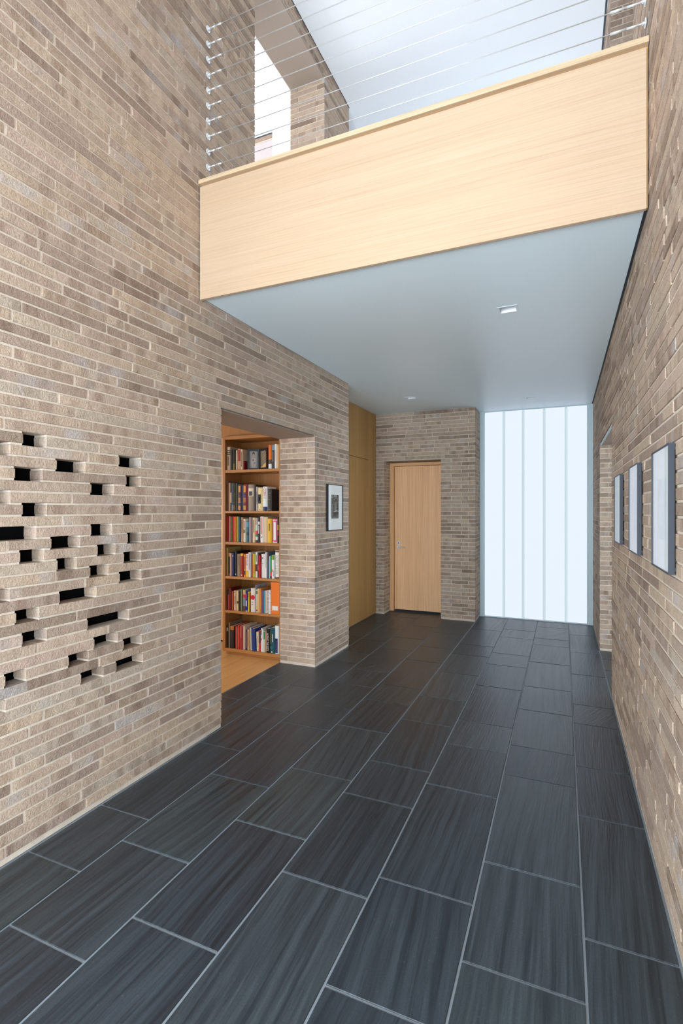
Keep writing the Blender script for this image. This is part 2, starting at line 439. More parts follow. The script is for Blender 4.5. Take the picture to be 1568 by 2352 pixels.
def side_wall(name, X, sgn, t_end, openings, jambs, holes, label, mats):
    """wall along Y. sgn +1: its face looks towards +X (left wall); -1: towards -X.
    openings: (t0, t1, k0, k1) course ranges; jambs: t of jambs that face -Y"""
    def bx(t0, t1, z0, z1, d0, d1):
        a, b = X - sgn * d0, X - sgn * d1
        return (min(a, b), max(a, b), t0, t1, z0, z1)
    core = MB(); specs = []
    kmax = int((ZC + 0.03 - ZB) / CH)
    RC = 0.0026
    for k in range(-1, kmax):
        z0, z1 = cz(k)
        cuts = [(a, b) for a, b, k0, k1 in openings if k0 <= k < k1] + list(holes.get(k, []))
        for a, b in minus(Y0, t_end, cuts):
            core.box(*bx(a + RC, b - RC, z0 if k >= 0 else 0.0, z1, RC, BD))
        nc = [(a, b) for a, b, k0, k1 in openings if k0 <= k < k1 or k0 <= k + 1 < k1] + list(holes.get(k, [])) + list(holes.get(k + 1, []))
        for a, b in minus(Y0, t_end, nc):
            core.box(*bx(a + RC, b - RC, z1, cz(k + 1)[0], RC, BD))
        if k < 0: continue
        for a, b in minus(-1.2, t_end, cuts):
            ja = any(abs(a - j) < 1e-6 for j in jambs); s = a
            if ja:
                if (k + 0) % 2 == 0:
                    specs.append((bx(a, a + BD, z0, z1, 0, 0.194), [(X, a, z0), (X - sgn * 0.194, a, z0), (X - sgn * 0.194, a, z1), (X, a, z1)]))
                    specs.append((bx(a, a + BD, z0, z1, 0.194 + JT, WT), [(X - sgn * .2, a, z0), (X - sgn * WT, a, z0), (X - sgn * WT, a, z1), (X - sgn * .2, a, z1)]))
                    s = a + BD + JT
                else:
                    specs.append((bx(a, a + BD, z0, z1, BD + JT, WT), [(X - sgn * .063, a, z0), (X - sgn * WT, a, z0), (X - sgn * WT, a, z1), (X - sgn * .063, a, z1)]))
            row = []
            fill(s, b, row)
            for p, q in row:
                d0 = jit()
                dz = rnd.uniform(-0.0006, 0.0006)
                specs.append((bx(p, q, z0 + dz, z1 + rnd.uniform(-0.0006, 0.0006), d0, BD), [(X, p, z0), (X, q, z0), (X, q, z1), (X, p, z1)]))
    for j in jambs:
        o = [q for q in openings if abs(q[1] - j) < 1e-6][0]
        core.box(*bx(j + RC, j + 0.06, 0 if o[2] <= 0 else ZB + CH * o[2], ZB + CH * o[3], BD, WT - RC))
    wall = core.build(name, M_MORTAR); structure(wall, label)
    # rear leaf of the wall, dark towards the cavity
    leaf = MB()
    zs = sorted({0.0, ZC + 0.02} | {0.0 if k <= 0 else ZB + CH * k for o in openings for k in o[2:]})
    for z0, z1 in zip(zs, zs[1:]):
        zm = (z0 + z1) / 2
        cuts = [(a, b + (0.061 if b in jambs else 0)) for a, b, k0, k1 in openings if (0 if k0 <= 0 else ZB + CH * k0) < zm < ZB + CH * k1]
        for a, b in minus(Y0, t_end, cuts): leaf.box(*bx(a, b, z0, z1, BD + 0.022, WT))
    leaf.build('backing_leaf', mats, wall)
    lay(wall, specs)
    return wall

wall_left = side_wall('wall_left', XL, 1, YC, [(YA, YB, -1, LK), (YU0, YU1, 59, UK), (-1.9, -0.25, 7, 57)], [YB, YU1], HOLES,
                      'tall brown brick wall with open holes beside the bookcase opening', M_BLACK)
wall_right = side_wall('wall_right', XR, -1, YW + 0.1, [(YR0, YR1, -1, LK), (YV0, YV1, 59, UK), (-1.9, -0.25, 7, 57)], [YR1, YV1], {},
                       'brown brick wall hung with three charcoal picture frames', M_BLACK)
# end of the left wall at the closet recess
box('wall_end', XL - WT, XL - BD - 0.002, YC - 0.02, YC - 0.002, 0, ZC, M_MORTAR, wall_left)

def far_wall():
    core = MB(); specs = []; RC = 0.0026
    def fb(x0, x1, z0, z1, d0, d1): return (x0, x1, YD + d0, YD + d1, z0, z1)
    for k in range(-1, 55):
        z0, z1 = cz(k)
        inner = k < LK
        cuts = [(DX0, DX1)] if inner else []
        for a, b in minus(XP - 0.1, XN, cuts): core.box(*fb(a + (RC if a == DX1 else 0), b - RC, max(0, z0 - JT if k >= 0 else 0), z1 if k < 54 else ZS + 0.05, RC, 0.26))
        if k < 0: continue
        def face(p, q, d0=0.0, d1=BD):
            specs.append((fb(p, q, z0 + rnd.uniform(-.0005, .0005), z1, d0 if d0 else jit(), d1), [(p, YD, z0), (q, YD, z0), (q, YD, z1), (p, YD, z1)]))
        if inner:
            # sliver left of the door niche, its return faces the door
            if k % 2: face(XP - 0.02, DX0)
            else: face(DX0 - BD, DX0, 0, 0.13); face(XP - 0.02, DX0 - BD - JT)
            y = YD + (BD + JT if k % 2 else 0.13 + JT)
            for q0, q1 in (((y, y + 0.07), (y + 0.07 + JT, YD + 0.2)) if k % 2 else ((y, YD + 0.2),)):
                specs.append(((DX0 - BD, DX0, q0, q1, z0, z1), [(DX0, q0, z0), (DX0, q1, z0), (DX0, q1, z1), (DX0, q0, z1)]))
            # pier between door and window
            m = DX1 + (0.095 if k % 2 else 0.185); w2 = XN - BD - JT
            face(DX1, m - JT / 2)
            if k % 2: face(m + JT / 2, w2); face(XN - BD, XN, 0, 0.17)
            else: face(m + JT / 2, XN)
        else:
            row = []
            fill(XP - 0.02, XN if k % 2 == 0 else XN - BD - JT, row)
            for p, q in row: face(p, q)
            if k % 2: face(XN - BD, XN, 0, 0.17)
        # return towards the channel glass
        y = YD + (0.17 + JT if k % 2 else BD + JT)
        specs.append(((XN - BD, XN, y, YW + 0.02, z0, z1), [(XN, y, z0), (XN, YW, z0), (XN, YW, z1), (XN, y, z1)]))
    wall = core.build('wall_far', M_MORTAR); structure(wall, 'brown brick wall around the oak door beside the channel glass')
    lay(wall, specs)
    return wall
wall_far = far_wall()

# smooth plates under the lintels
box('lintel_plate', XL - WT, XL - 0.006, YA + 0.004, YB + 0.0, ZL - 0.006, ZL - 0.001, M_LINTEL, wall_left)
box('lintel_plate', XL - WT + 0.004, XL - 0.004, YU0 + 0.004, YU1 - 0.006, ZU - 0.008, ZU - 0.001, M_LINTEL, wall_left)
box('lintel_plate', XR + 0.012, XR + WT, YR0, YR1 - 0.004, ZL - 0.010, ZL - 0.003, M_LINTEL, wall_right)
box('lintel_edge', XR + 0.004, XR + 0.012, YR0, YR1 - 0.004, ZL - 0.013, ZL - 0.004, M_ALU, wall_right)
box('lintel_plate', XR + 0.006, XR + WT, YV0, YV1, ZU - 0.008, ZU - 0.001, M_LINTEL, wall_right)
box('lintel_plate', DX0, DX1, YD + 0.004, YD + 0.2, ZL - 0.006, ZL - 0.001, M_LINTEL, wall_far)

# ------------------------------------------------------------------ slate floor
floor = box('floor', -1.71, 1.3, Y0, YW + 0.1, -0.05, -0.0022, M_GROUT)
structure(floor, 'dark slate tile floor with pale grey joints')
GX = [-1.436, -1.224, -0.970, -0.714, -0.461, -0.208, 0.044, 0.236]
JOINTS = [[1.0, 1.256, 1.765, 2.196, 2.54, 3.066, 3.326, 3.663, 4.09, 4.56],
          [0.804, 1.146, 1.572, 2.09, 2.349, 2.69, 2.966, 3.49, 3.83, 4.27],
          [0.940, 1.369, 1.733, 2.164, 2.514, 2.767, 3.292, 3.65, 4.11],
          [0.73, 1.225, 1.653, 1.908, 2.345, 2.685, 3.125, 3.555, 3.83, 4.356],
          [0.967, 1.311, 1.83, 2.175, 2.443, 2.97, 3.406, 3.685, 4.17, 4.45],
          [0.8, 1.14, 1.488, 2.009, 2.272, 2.698, 3.062, 3.565, 4.03, 4.24, 4.655],
          [0.97, 1.314, 1.838, 2.186, 2.622, 2.878, 3.40, 3.92, 4.466]]
TILES = []
for i, js in enumerate(JOINTS):
    first = js[0]; back = []
    while first > Y0 + 0.3:
        first -= rnd.choice((0.26, 0.345, 0.43, 0.52)); back.append(first)
    ys = [y for y in back[::-1] if y > Y0 + 0.05] + js
    end = 4.80 if i in (0, 1) else (YD + 0.03 if i == 2 else YW)
    ys = [Y0] + [y for y in ys if y < end - 0.02] + [end]
    for a, b in zip(ys, ys[1:]): TILES.append((GX[i], GX[i + 1], a, b))
TILES += [(-1.70, -1.566, YA - .1, 2.24), (-1.70, -1.566, 2.24, 2.642), (-1.70, -1.566, 2.642, YB + 0.0), (-1.566, -1.436, YA - .1, 2.445), (-1.566, -1.436, 2.445, YB)]
TILES += [(XP, -1.436, YC - 0.02, 3.72), (XP, -1.436, 3.72, 4.235), (XP, -1.436, 4.235, 4.635), (-1.58, -1.436, 4.635, 4.80)]
TILES += [(0.236, 0.49, YR0, 3.557), (0.236, 0.49, 3.557, 3.818), (0.236, 0.49, 3.818, YR1), (0.49, 0.745, YR0, 3.40), (0.49, 0.745, 3.40, YR1), (0.745, 1.0, YR0, 3.7), (0.745, 1.0, 3.7, YR1)]
GAP = 0.0028
for x0, x1, y0, y1 in TILES:
    hw, hd = (x1 - x0) / 2 - GAP, (y1 - y0) / 2 - GAP
    o = MB().cham(-hw, hw, -hd, hd, -0.03, 0.0, 0.0012).build('floor_tile', M_SLATE, floor)
    o.location = ((x0 + x1) / 2 * H, (y0 + y1) / 2 * H, rnd.uniform(-0.0006, 0.0006))
    t = rnd.gauss(0, 0.05)
    if y0 > 2.6 and rnd.random() < 0.25: t = rnd.choice((-1, 1)) * rnd.uniform(0.4, 0.8)
    a = o.data.attributes.new('turn', 'FLOAT', 'POINT'); a.data.foreach_set('value', [t] * len(o.data.vertices))

# ------------------------------------------------------------------ soffit, upper floor, ceilings
LIGHTS = [onZ(1166, 711, ZS), onZ(944, 914, ZS), onZ(1219.5, 914, ZS)]
LR = 0.036
def slab_with_holes(name, rects, holes, z0, z1, mat, label):
    b = MB()
    for x0, x1, y0, y1 in rects:
        xs = sorted({x0, x1} | {v for h in holes for v in (h[0] - LR, h[0] + LR) if x0 < v < x1})
        ys = sorted({y0, y1} | {v for h in holes for v in (h[1] - LR, h[1] + LR) if y0 < v < y1})
        for p, q in zip(xs, xs[1:]):
            for r, s in zip(ys, ys[1:]):
                mx, my = (p + q) / 2, (r + s) / 2
                if any(abs(mx - h[0]) < LR and abs(my - h[1]) < LR for h in holes): continue
                b.box(p, q, r, s, z0, z1)
    return structure(b.build(name, mat), label)
soffit = slab_with_holes('ceiling', [(XL + 0.008, XR - 0.010, FY + 0.031, YC), (XP - 0.1, XR - 0.010, YC, YD + 0.002), (XN, XR - 0.010, YD, YW + 0.1)], LIGHTS, ZS, ZS + 0.05, M_SOFFIT,
                         'smooth pale ceiling under the balcony with three square downlights')
box('shadow_trim', XR - 0.010, XR - 0.0005, FY + 0.031, YW, ZS + 0.004, ZS + 0.03, M_REVEAL, soffit)
box('shadow_trim', XL + 0.0005, XL + 0.008, FY + 0.031, YC, ZS + 0.004, ZS + 0.03, M_REVEAL, soffit)
box('edge_bead', XL + 0.012, XR - 0.016, FY + 0.0285, FY + 0.031, ZS - 0.004, ZS + 0.01, M_SOFFIT, soffit)
uf = MB().box(XL + 0.004, XR - 0.004, FY + 0.03, YC, ZS + 0.055, ZF2).box(-2.6, XR - 0.004, YC, YW, ZS + 0.055, ZF2).box(-3.7, XL - 0.09, 0.8, YC, ZL + 0.45, ZF2)
uf.box(XL - 0.10, XL, YU0 + 0.004, YU1 - 0.004, ZS + 0.055, ZB + CH * 59)
structure(uf.build('floor_upper', plaster('landing_floor', (196, 196, 196))), 'pale floor of the upper landing')
cl = MB().box(XL + 0.006, XR - 0.012, 1.0, YW, ZC, ZC + 0.03).box(-2.6, XL + 0.006, YC + 0.004, YW, ZC, ZC + 0.03)
cl.box(XL + 0.006, -1.25, Y0, 1.0, ZC, ZC + 0.03).box(0.05, XR - 0.012, Y0, 1.0, ZC, ZC + 0.03).box(-1.25, 0.05, 0.8, 1.0, ZC, ZC + 0.03).box(-1.25, 0.05, Y0, -1.5, ZC, ZC + 0.03)
ceil_up = structure(cl.build('ceiling_upper', M_CEIL), 'white upper ceiling above the cable railing')
box('shadow_trim', XL + 0.0005, XL + 0.006, 1.0, YC + 0.004, ZC + 0.004, ZC + 0.03, M_REVEAL, ceil_up)
box('shadow_trim', XR - 0.012, XR - 0.0005, 1.0, YW, ZC + 0.004, ZC + 0.03, M_REVEAL, ceil_up)
box('added_skylight_pane', -1.25, 0.05, -1.5, 0.8, ZC + 0.06, ZC + 0.066, M_GLASS, ceil_up)  # pane over the unseen roof opening added for overhead fill

# ------------------------------------------------------------------ balcony front
bal = thing('balcony_front', 'light oak balcony front with cap strip spanning between the brick walls', 'balcony')
box('front_panel', XL + 0.006, 0.230, FY, FY + 0.014, 1.9045, 2.3895, M_FASCIA, bal, 0.0008)
box('cap_strip', XL + 0.002, XR - 0.002, FY - 0.006, FY + 0.105, 2.400, 2.4185, M_CAP, bal, 0.0008)
box('backing_panel', XL + 0.004, XR - 0.002, FY + 0.0145, FY + 0.028, 1.913, 2.400, oak('oak_balcony_backing', 'Z', (222, 176, 118), (206, 158, 100)), bal)

# ------------------------------------------------------------------ cable railing
ORD = ['lowest', 'second', 'third', 'fourth', 'fifth', 'sixth', 'seventh', 'eighth', 'ninth', 'topmost']
CY = 1.826
for i in range(10):
    z = 2.513 + 0.0679 * i
    t = thing('railing_cable', '%s thin steel railing cable %s the oak balcony cap' % (ORD[i], 'just above' if i == 0 else 'counting up from'), 'cable', group='balcony railing cables')
    MB().tube((XL + 0.06, CY, z), (XR - 0.05, CY, z), 0.0016, 8).build('wire', M_CHROME, t, True)
    for X, s, L in ((XL, 1, 0.072), (XR, -1, 0.10)):
        MB().tube((X + s * 0.0005, CY, z), (X + s * 0.004, CY, z), 0.0135, 20).build('wall_plate', M_CHROME, t, True)
        MB().tube((X + s * 0.004, CY, z), (X + s * 0.012, CY, z), 0.0048, 10).tube((X + s * 0.010, CY, z), (X + s * L * 0.55, CY, z), 0.0032, 10).tube((X + s * L * 0.55, CY, z), (X + s * L, CY, z), 0.0038 if s < 0 else 0.0032, 10).build('tension_fitting', M_CHROME, t, True)

# ------------------------------------------------------------------ downlights
for i, (p, lb) in enumerate(zip(LIGHTS, ('square recessed downlight in the soffit nearest the oak balcony front', 'square recessed downlight in the soffit in front of the oak door', 'square recessed downlight in the soffit beside the channel glass'))):
    t = thing('downlight', lb, 'light', group='soffit downlights')
    x, y = p[0], p[1]; R, r = LR - 0.001, LR - 0.010
    b = MB()
    z = ZS - 0.0012
    for s in range(4):                      # flat trim ring
        c = [(-1, -1), (1, -1), (1, 1), (-1, 1)]; a, d = c[s], c[(s + 1) % 4]
        b.quad((x + a[0] * (LR + .008), y + a[1] * (LR + .008), z), (x + a[0] * R, y + a[1] * R, z), (x + d[0] * R, y + d[1] * R, z), (x + d[0] * (LR + .008), y + d[1] * (LR + .008), z))
        b.quad((x + a[0] * (LR + .008), y + a[1] * (LR + .008), z), (x + d[0] * (LR + .008), y + d[1] * (LR + .008), z), (x + d[0] * (LR + .008), y + d[1] * (LR + .008), ZS), (x + a[0] * (LR + .008), y + a[1] * (LR + .008), ZS))
    b.build('trim_ring', M_SOFFIT, t)
    b = MB()
    for s in range(4):
        a, d = c[s], c[(s + 1) % 4]
        b.quad((x + a[0] * R, y + a[1] * R, ZS), (x + d[0] * R, y + d[1] * R, ZS), (x + d[0] * r, y + d[1] * r, ZS + .045), (x + a[0] * r, y + a[1] * r, ZS + .045))
    b.quad((x - r, y - r, ZS + .045), (x - r, y + r, ZS + .045), (x + r, y + r, ZS + .045), (x + r, y - r, ZS + .045))
    b.build('reflector', M_LAMPWHITE, t)
    MB().tube((x, y, ZS + .0445), (x, y, ZS + .036), r * 0.62, 20).build('lamp', flat('lamp_glass', (225, 228, 232), 0.3), t, True)

# ------------------------------------------------------------------ channel glass windows
def channel_window(name, x0, x1, z0, z1, label, glass):
    w1 = thing(name, label, None, kind='structure')
    w1['kind'] = 'structure'
    fw_ = 0.044
    box('frame_jamb', x0 - 0.006, x0 + fw_, YW, YW + 0.03, z0, z1, M_ALU, w1, 0.001)
    box('frame_jamb', x1 - fw_ - 0.004, x1 - 0.001, YW, YW + 0.03, z0, z1, M_ALU, w1, 0.001)
    box('frame_sill', x0 + fw_, x1 - fw_ - 0.004, YW + 0.004, YW + 0.05, z0, z0 + 0.006, M_ALU, w1)
    box('frame_head', x0 + fw_, x1 - fw_ - 0.004, YW + 0.004, YW + 0.05, z1 - 0.004, z1, M_ALU, w1)
    ed = [x0 + fw_, -0.503, -0.3345, -0.1563, 0.0235, x1 - fw_ - 0.004]
    for i in range(5):
        a, b_ = ed[i] + 0.0012, ed[i + 1] - 0.0012
        p = box('glass_channel', a, b_, YW + 0.034, YW + 0.039, z0 + 0.006, z1 - 0.004, glass, w1)
        for q0, q1 in ((a, a + 0.0098), (b_ - 0.0098, b_)):          # the flanges of the U section point into the room
            if (i == 0 and q0 == a) or (i == 4 and q1 == b_): continue
            box('flange', q0, q1, YW + 0.018, YW + 0.0338, z0 + 0.006, z1 - 0.004, M_FLANGE, p)
    return w1
channel_window('window_1', XN, XR + 0.001, 0.0, ZS, 'tall glowing channel glass window at the end of the hall', M_PANE)
channel_window('window_2', XN, XR + 0.001, ZF2 + 0.01, ZC, 'unseen upper channel glass window, its glow raised to brighten the ceiling', M_PANE2)
wf = MB().box(-2.6, XN, YW, YW + 0.1, ZF2, ZC + 0.05).box(XN, XR + 0.3, YW + 0.06, YW + 0.1, ZS, ZF2 + 0.02).box(-2.7, -2.6, YC, YW, ZF2, ZC + 0.05)
structure(wf.build('wall_landing', M_WHITE), 'white end wall of the upper landing')

# ------------------------------------------------------------------ door
door = thing('door_1', 'flush oak door in an oak frame set into the far brick wall', None, kind='structure')
DY = 4.80
frl = -1.563
box('frame_jamb', DX0 + 0.001, DX0 + 0.042, DY - 0.005, DY + 0.10, 0.004, ZL - 0.010, M_DOORFRAME, door, 0.001)
box('frame_jamb', DX1 - 0.02, DX1 + 0.02, DY - 0.005, DY + 0.10, 0.004, ZL - 0.010, M_DOORFRAME, door, 0.001)
box('frame_head', DX0 + 0.042, DX1 - 0.02, DY - 0.005, DY + 0.10, ZL - 0.040, ZL - 0.010, oak('oak_door_head', 'X', (240, 190, 138), (226, 172, 120)), door, 0.001)
leaf = box('door_leaf', DX0 + 0.046, DX1 - 0.02, DY + 0.016, DY + 0.045, 0.020, ZL - 0.043, M_DOOR, door, 0.001)
lx = -1.484
MB().tube((lx, DY + 0.016, 0.672), (lx, DY + 0.010, 0.672), 0.0165, 24).tube((lx, DY + 0.010, 0.672), (lx, DY + 0.007, 0.672), 0.0065, 12, 1).build('deadbolt', [M_CHROME, M_REVEAL], leaf, False)
MB().tube((lx, DY + 0.016, 0.630), (lx, DY + 0.008, 0.630), 0.0165, 24).tube((lx, DY + 0.008, 0.630), (lx, DY - 0.020, 0.630), 0.008, 14).tube((lx, DY - 0.016, 0.630), (lx + 0.072, DY - 0.016, 0.630), 0.0058, 14).build('lever_handle', M_CHROME, leaf, False)
box('wall_behind_door', DX0 - 0.1, DX1 + 0.1, DY + 0.11, DY + 0.13, 0, ZS, M_BLACK, wall_far)

# ------------------------------------------------------------------ closet panels in the recess
cab = thing('closet', 'full-height oak closet front set back between the brick wall end and the door wall', 'closet')
box('door_panel', XP - 0.016, XP, YC + 0.006, 4.420, 0.006, 1.459, M_CLOSET, cab, 0.0006)
box('upper_panel', XP - 0.016, XP, YC + 0.006, 4.420, 1.4625, ZS - 0.002, M_CLOSET, cab, 0.0006)
box('side_panel', XP - 0.016, XP, 4.4225, YD, 0.006, ZS - 0.002, M_CLOSET, cab, 0.0006)
box('carcass', XP - 0.30, XP - 0.017, YC + 0.006, YD, 0.004, ZS - 0.002, M_BLACK, cab)

# ------------------------------------------------------------------ pictures
def grid_print(name, parent, corner, du, dv, nu, nv, fn):
    """flat print; fn(u, v) gives an sRGB colour for every cell"""
    vs, fs, cols = [], [], []
    c0, U, V = Vector(corner), Vector(du), Vector(dv)
    for j in range(nv + 1):
        for i in range(nu + 1): vs.append(tuple(c0 + U * (i / nu) + V * (j / nv)))
    for j in range(nv):
        for i in range(nu):
            a = j * (nu + 1) + i; fs.append((a, a + 1, a + nu + 2, a + nu + 1))
            cols.append((*lin(fn((i + .5) / nu, (j + .5) / nv)), 1.0))
    o = mesh_obj(name, vs, fs, M_PRINT, parent)
    at = o.data.attributes.new('print', 'FLOAT_COLOR', 'FACE')
    at.data.foreach_set('color', [q for c in cols for q in c])
    return o
def frame_x(t, X, s, y0, y1, z0, z1, d0, d1, wdt, mat):
    """frame on a wall along Y; s: direction out of the wall; d0..d1 stand-off and front"""
    b = MB(); xa, xb = sorted((X + s * d0, X + s * d1))
    b.box(xa, xb, y0, y0 + wdt, z0, z1).box(xa, xb, y1 - wdt, y1, z0, z1).box(xa, xb, y0 + wdt, y1 - wdt, z0, z0 + wdt).box(xa, xb, y0 + wdt, y1 - wdt, z1 - wdt, z1)
    b.build('frame', mat, t)
def street_print(u, v):
    q = math.sin(u * 37.1 + v * 91.7 + math.sin(v * 53)) * 22
    g = 92 + q
    if u > 0.32 and v > 0.72: g = 52 + q * 0.6
    if ((u - 0.62) / 0.27) ** 2 + ((v - 0.80) / 0.055) ** 2 < 1 and v > 0.77: g = 150
    if ((u - 0.64) / 0.18) ** 2 + ((v - 0.795) / 0.035) ** 2 < 1 and v > 0.77: g = 34
    if v > 0.90 and abs(u - 0.55) < 0.2: g = 165 + q
    if u < 0.25 and v > 0.86: g = 150 + q * 0.4
    if abs(u - 0.58) < 0.10 and 0.36 < v < 0.70: g = 138 + q * 0.5
    if u > 0.75 and 0.36 < v < 0.62: g = 44 + q * 0.3
    if abs(u - 0.66) < 0.12 and 0.31 < v < 0.36: g = 215
    if abs(v - 0.27 - 0.05 * u) < 0.014 and u > 0.3: g = 205
    if u > 0.3 and 0.10 + 0.06 * u < v < 0.255 + 0.05 * u: g = 48 + q * 0.25
    if u < 0.27 and 0.1 < v < 0.6: g = (150 if abs(u - 0.16) < 0.04 else 70) + q * 0.5
    if v < 0.08: g = 120 + q
    g = max(20, min(235, g)); return (g, g * 0.99, g * 0.95)
t = thing('framed_photograph', 'small black framed street photograph with wide white mat on the brick pier', 'picture')
py0, py1, pz0, pz1, D = 3.047, 3.294, 0.858, 1.171, 0.0175
frame_x(t, XL, 1, py0, py1, pz0, pz1, 0.003, D, 0.0045, M_BLACKFRAME)
box('back_board', XL + 0.003, XL + 0.009, py0 + 0.0045, py1 - 0.0045, pz0 + 0.0045, pz1 - 0.0045, M_MAT, t)
box('mat_board', XL + 0.009, XL + 0.0115, py0 + 0.0045, py1 - 0.0045, pz0 + 0.0045, pz1 - 0.0045, M_MAT, t)
grid_print('print', t, (XL + 0.0119, 3.106, 0.939), (0, 0.122, 0), (0, 0, 0.162), 26, 40, street_print)
box('glass', XL + 0.0145, XL + 0.0152, py0 + 0.0045, py1 - 0.0045, pz0 + 0.0045, pz1 - 0.0045, M_GLASS, t)
for (y0, y1), lb in zip(((1.367, 1.607), (1.901, 2.138), (2.463, 2.714)), ('charcoal box-framed picture on the right brick wall, farthest of three from the opening', 'charcoal box-framed picture hanging between the two others on the right brick wall', 'charcoal box-framed picture next to the opening in the right brick wall')):
    t = thing('box_framed_picture', lb, 'picture', group='three framed pictures on the right wall')
    zz0, zz1, D = 0.8505, 1.153, 0.0162
    y1 += 0.004
    D = 0.0165
    frame_x(t, XR, -1, y0, y1, zz0, zz1, 0.0038, D, 0.0024, M_NAVYFRAME)
    box('mat_board', XR - 0.0105, XR - 0.0085, y0 + 0.0024, y1 - 0.0024, zz0 + 0.0024, zz1 - 0.0024, M_MAT, t)
    def pale(u, v):
        g = 238 + 5 * math.sin(u * 9 + v * 5) + (6 if (u - .5) ** 2 + (v - .5) ** 2 < .09 else 0); return (g - 8, g - 2, g + 2)
    grid_print('print', t, (XR - 0.0107, y0 + 0.06, zz0 + 0.075), (0, y1 - y0 - 0.12, 0), (0, 0, zz1 - zz0 - 0.15), 10, 12, pale)
    box('glass', XR - 0.0148, XR - 0.0142, y0 + 0.0024, y1 - 0.0024, zz0 + 0.0024, zz1 - 0.0024, M_GLASS, t)
    for zc in (zz0 + 0.012, zz1 - 0.012): box('wall_spacer', XR - 0.0038, XR - 0.0002, y0 + 0.004, y0 + 0.010, zc - 0.004, zc + 0.004, M_NAVYFRAME, t)

# ------------------------------------------------------------------ library beyond the opening: boards, walls, bookcase
fl = structure(box('floor_library', -3.6, -1.708, 0.6, 3.35, -0.05, -0.003, flat('board_gap', (92, 62, 36), 0.8)), 'warm oak board floor of the library')
xs = -1.7045
while xs > -3.5:
    wd = 0.133
    ys = 0.62 + rnd.uniform(0, 0.5); a = 0.62
    while a < 3.34:
        e = min(3.34, a + rnd.uniform(0.9, 1.5))
        if 3.34 - e < 0.3: e = 3.34
        box('floorboard', xs - wd + 0.0006, xs - 0.0006, a + 0.0006, e - 0.0006, -0.02, 0.0, M_PLANK, fl, 0.0005); a = e
    xs -= wd
lw = MB().box(-3.7, -3.6, 0.5, 1.0, 0, 1.93).box(-3.7, -3.6, 2.2, 3.4, 0, 1.93).box(-3.7, -3.6, 1.0, 2.2, 0, 0.5).box(-3.7, -3.6, 1.0, 2.2, 1.4, 1.93).box(-3.7, XL - WT, 0.5, 0.6, 0, 1.93)
structure(lw.build('wall_library', M_WHITE), 'white wall of the library')
pw = box('wall_panelling', -3.6, -2.163, 3.17, 3.25, 0.012, 1.93, oak('oak_panelling', 'Z', (226, 186, 140), (210, 168, 120)))
structure(pw, 'light oak wall panelling beside the bookcase')
structure(box('wall_library_base', -3.6, -2.163, 3.18, 3.25, 0, 0.012, M_BLACK), 'dark recessed base below the oak panelling')
structure(box('ceiling_library', -3.7, XL - WT + 0.0, 0.5, 3.4, 1.93, 1.96, M_CASEV), 'oak ceiling of the library')

BY = 2.900                                  # face of the bookcase
BX0, BX1 = -2.1602, -1.7025
case = thing('bookcase', 'tall built-in oak bookcase filled with books behind the brick jamb', 'bookcase')
SH = [(1.2537, 1.2718), (0.9747, 0.9906), (0.7598, 0.7779), (0.5248, 0.5415), (0.2899, 0.3065)]
BDEP = 0.20
box('side_panel', BX0, BX0 + 0.021, BY, BY + BDEP, 0.022, 1.5053, M_CASEV, case, 0.0006)
box('side_panel', BX1 - 0.0085, BX1, BY, BY + BDEP, 0.022, 1.5053, M_CASEV, case, 0.0006)
box('top_panel', BX0 + 0.0212, BX1 - 0.0087, BY, BY + BDEP, 1.4831, 1.5053, M_CASE, case, 0.0006)
box('bottom_panel', BX0 + 0.0212, BX1 - 0.0087, BY, BY + BDEP, 0.0243, 0.0452, M_CASE, case, 0.0006)
box('back_panel', BX0 + 0.0212, BX1 - 0.0087, BY + BDEP - 0.006, BY + BDEP, 0.0452, 1.4831, M_CASEV, case)
box('plinth', BX0 + 0.01, BX1 - 0.003, BY + 0.025, BY + BDEP, 0.001, 0.022, M_CASE, case)
for z0, z1 in SH: box('shelf', BX0 + 0.0212, BX1 - 0.0087, BY + 0.001, BY + BDEP - 0.0062, z0, z1, M_CASE, case, 0.0006)
structure(box('trim_1', -2.3, BX1, BY + 0.03, BY + 0.05, 1.5055, 1.93, M_CASEV), 'oak panel closing the gap above the bookcase')

# text spines
DG_TEXT = []
def spine_text(txt, parent, x, y, z, size, mat, fit, rot=-math.pi / 2):
    cu = bpy.data.curves.new('title_text', 'FONT'); cu.body = txt; cu.size = size * H; cu.align_x = 'CENTER'; cu.align_y = 'CENTER'
    tmp = bpy.data.objects.new('title_text', cu); COL.objects.link(tmp)
    DG_TEXT.append((tmp, parent, (x, y, z), mat, rot, fit))

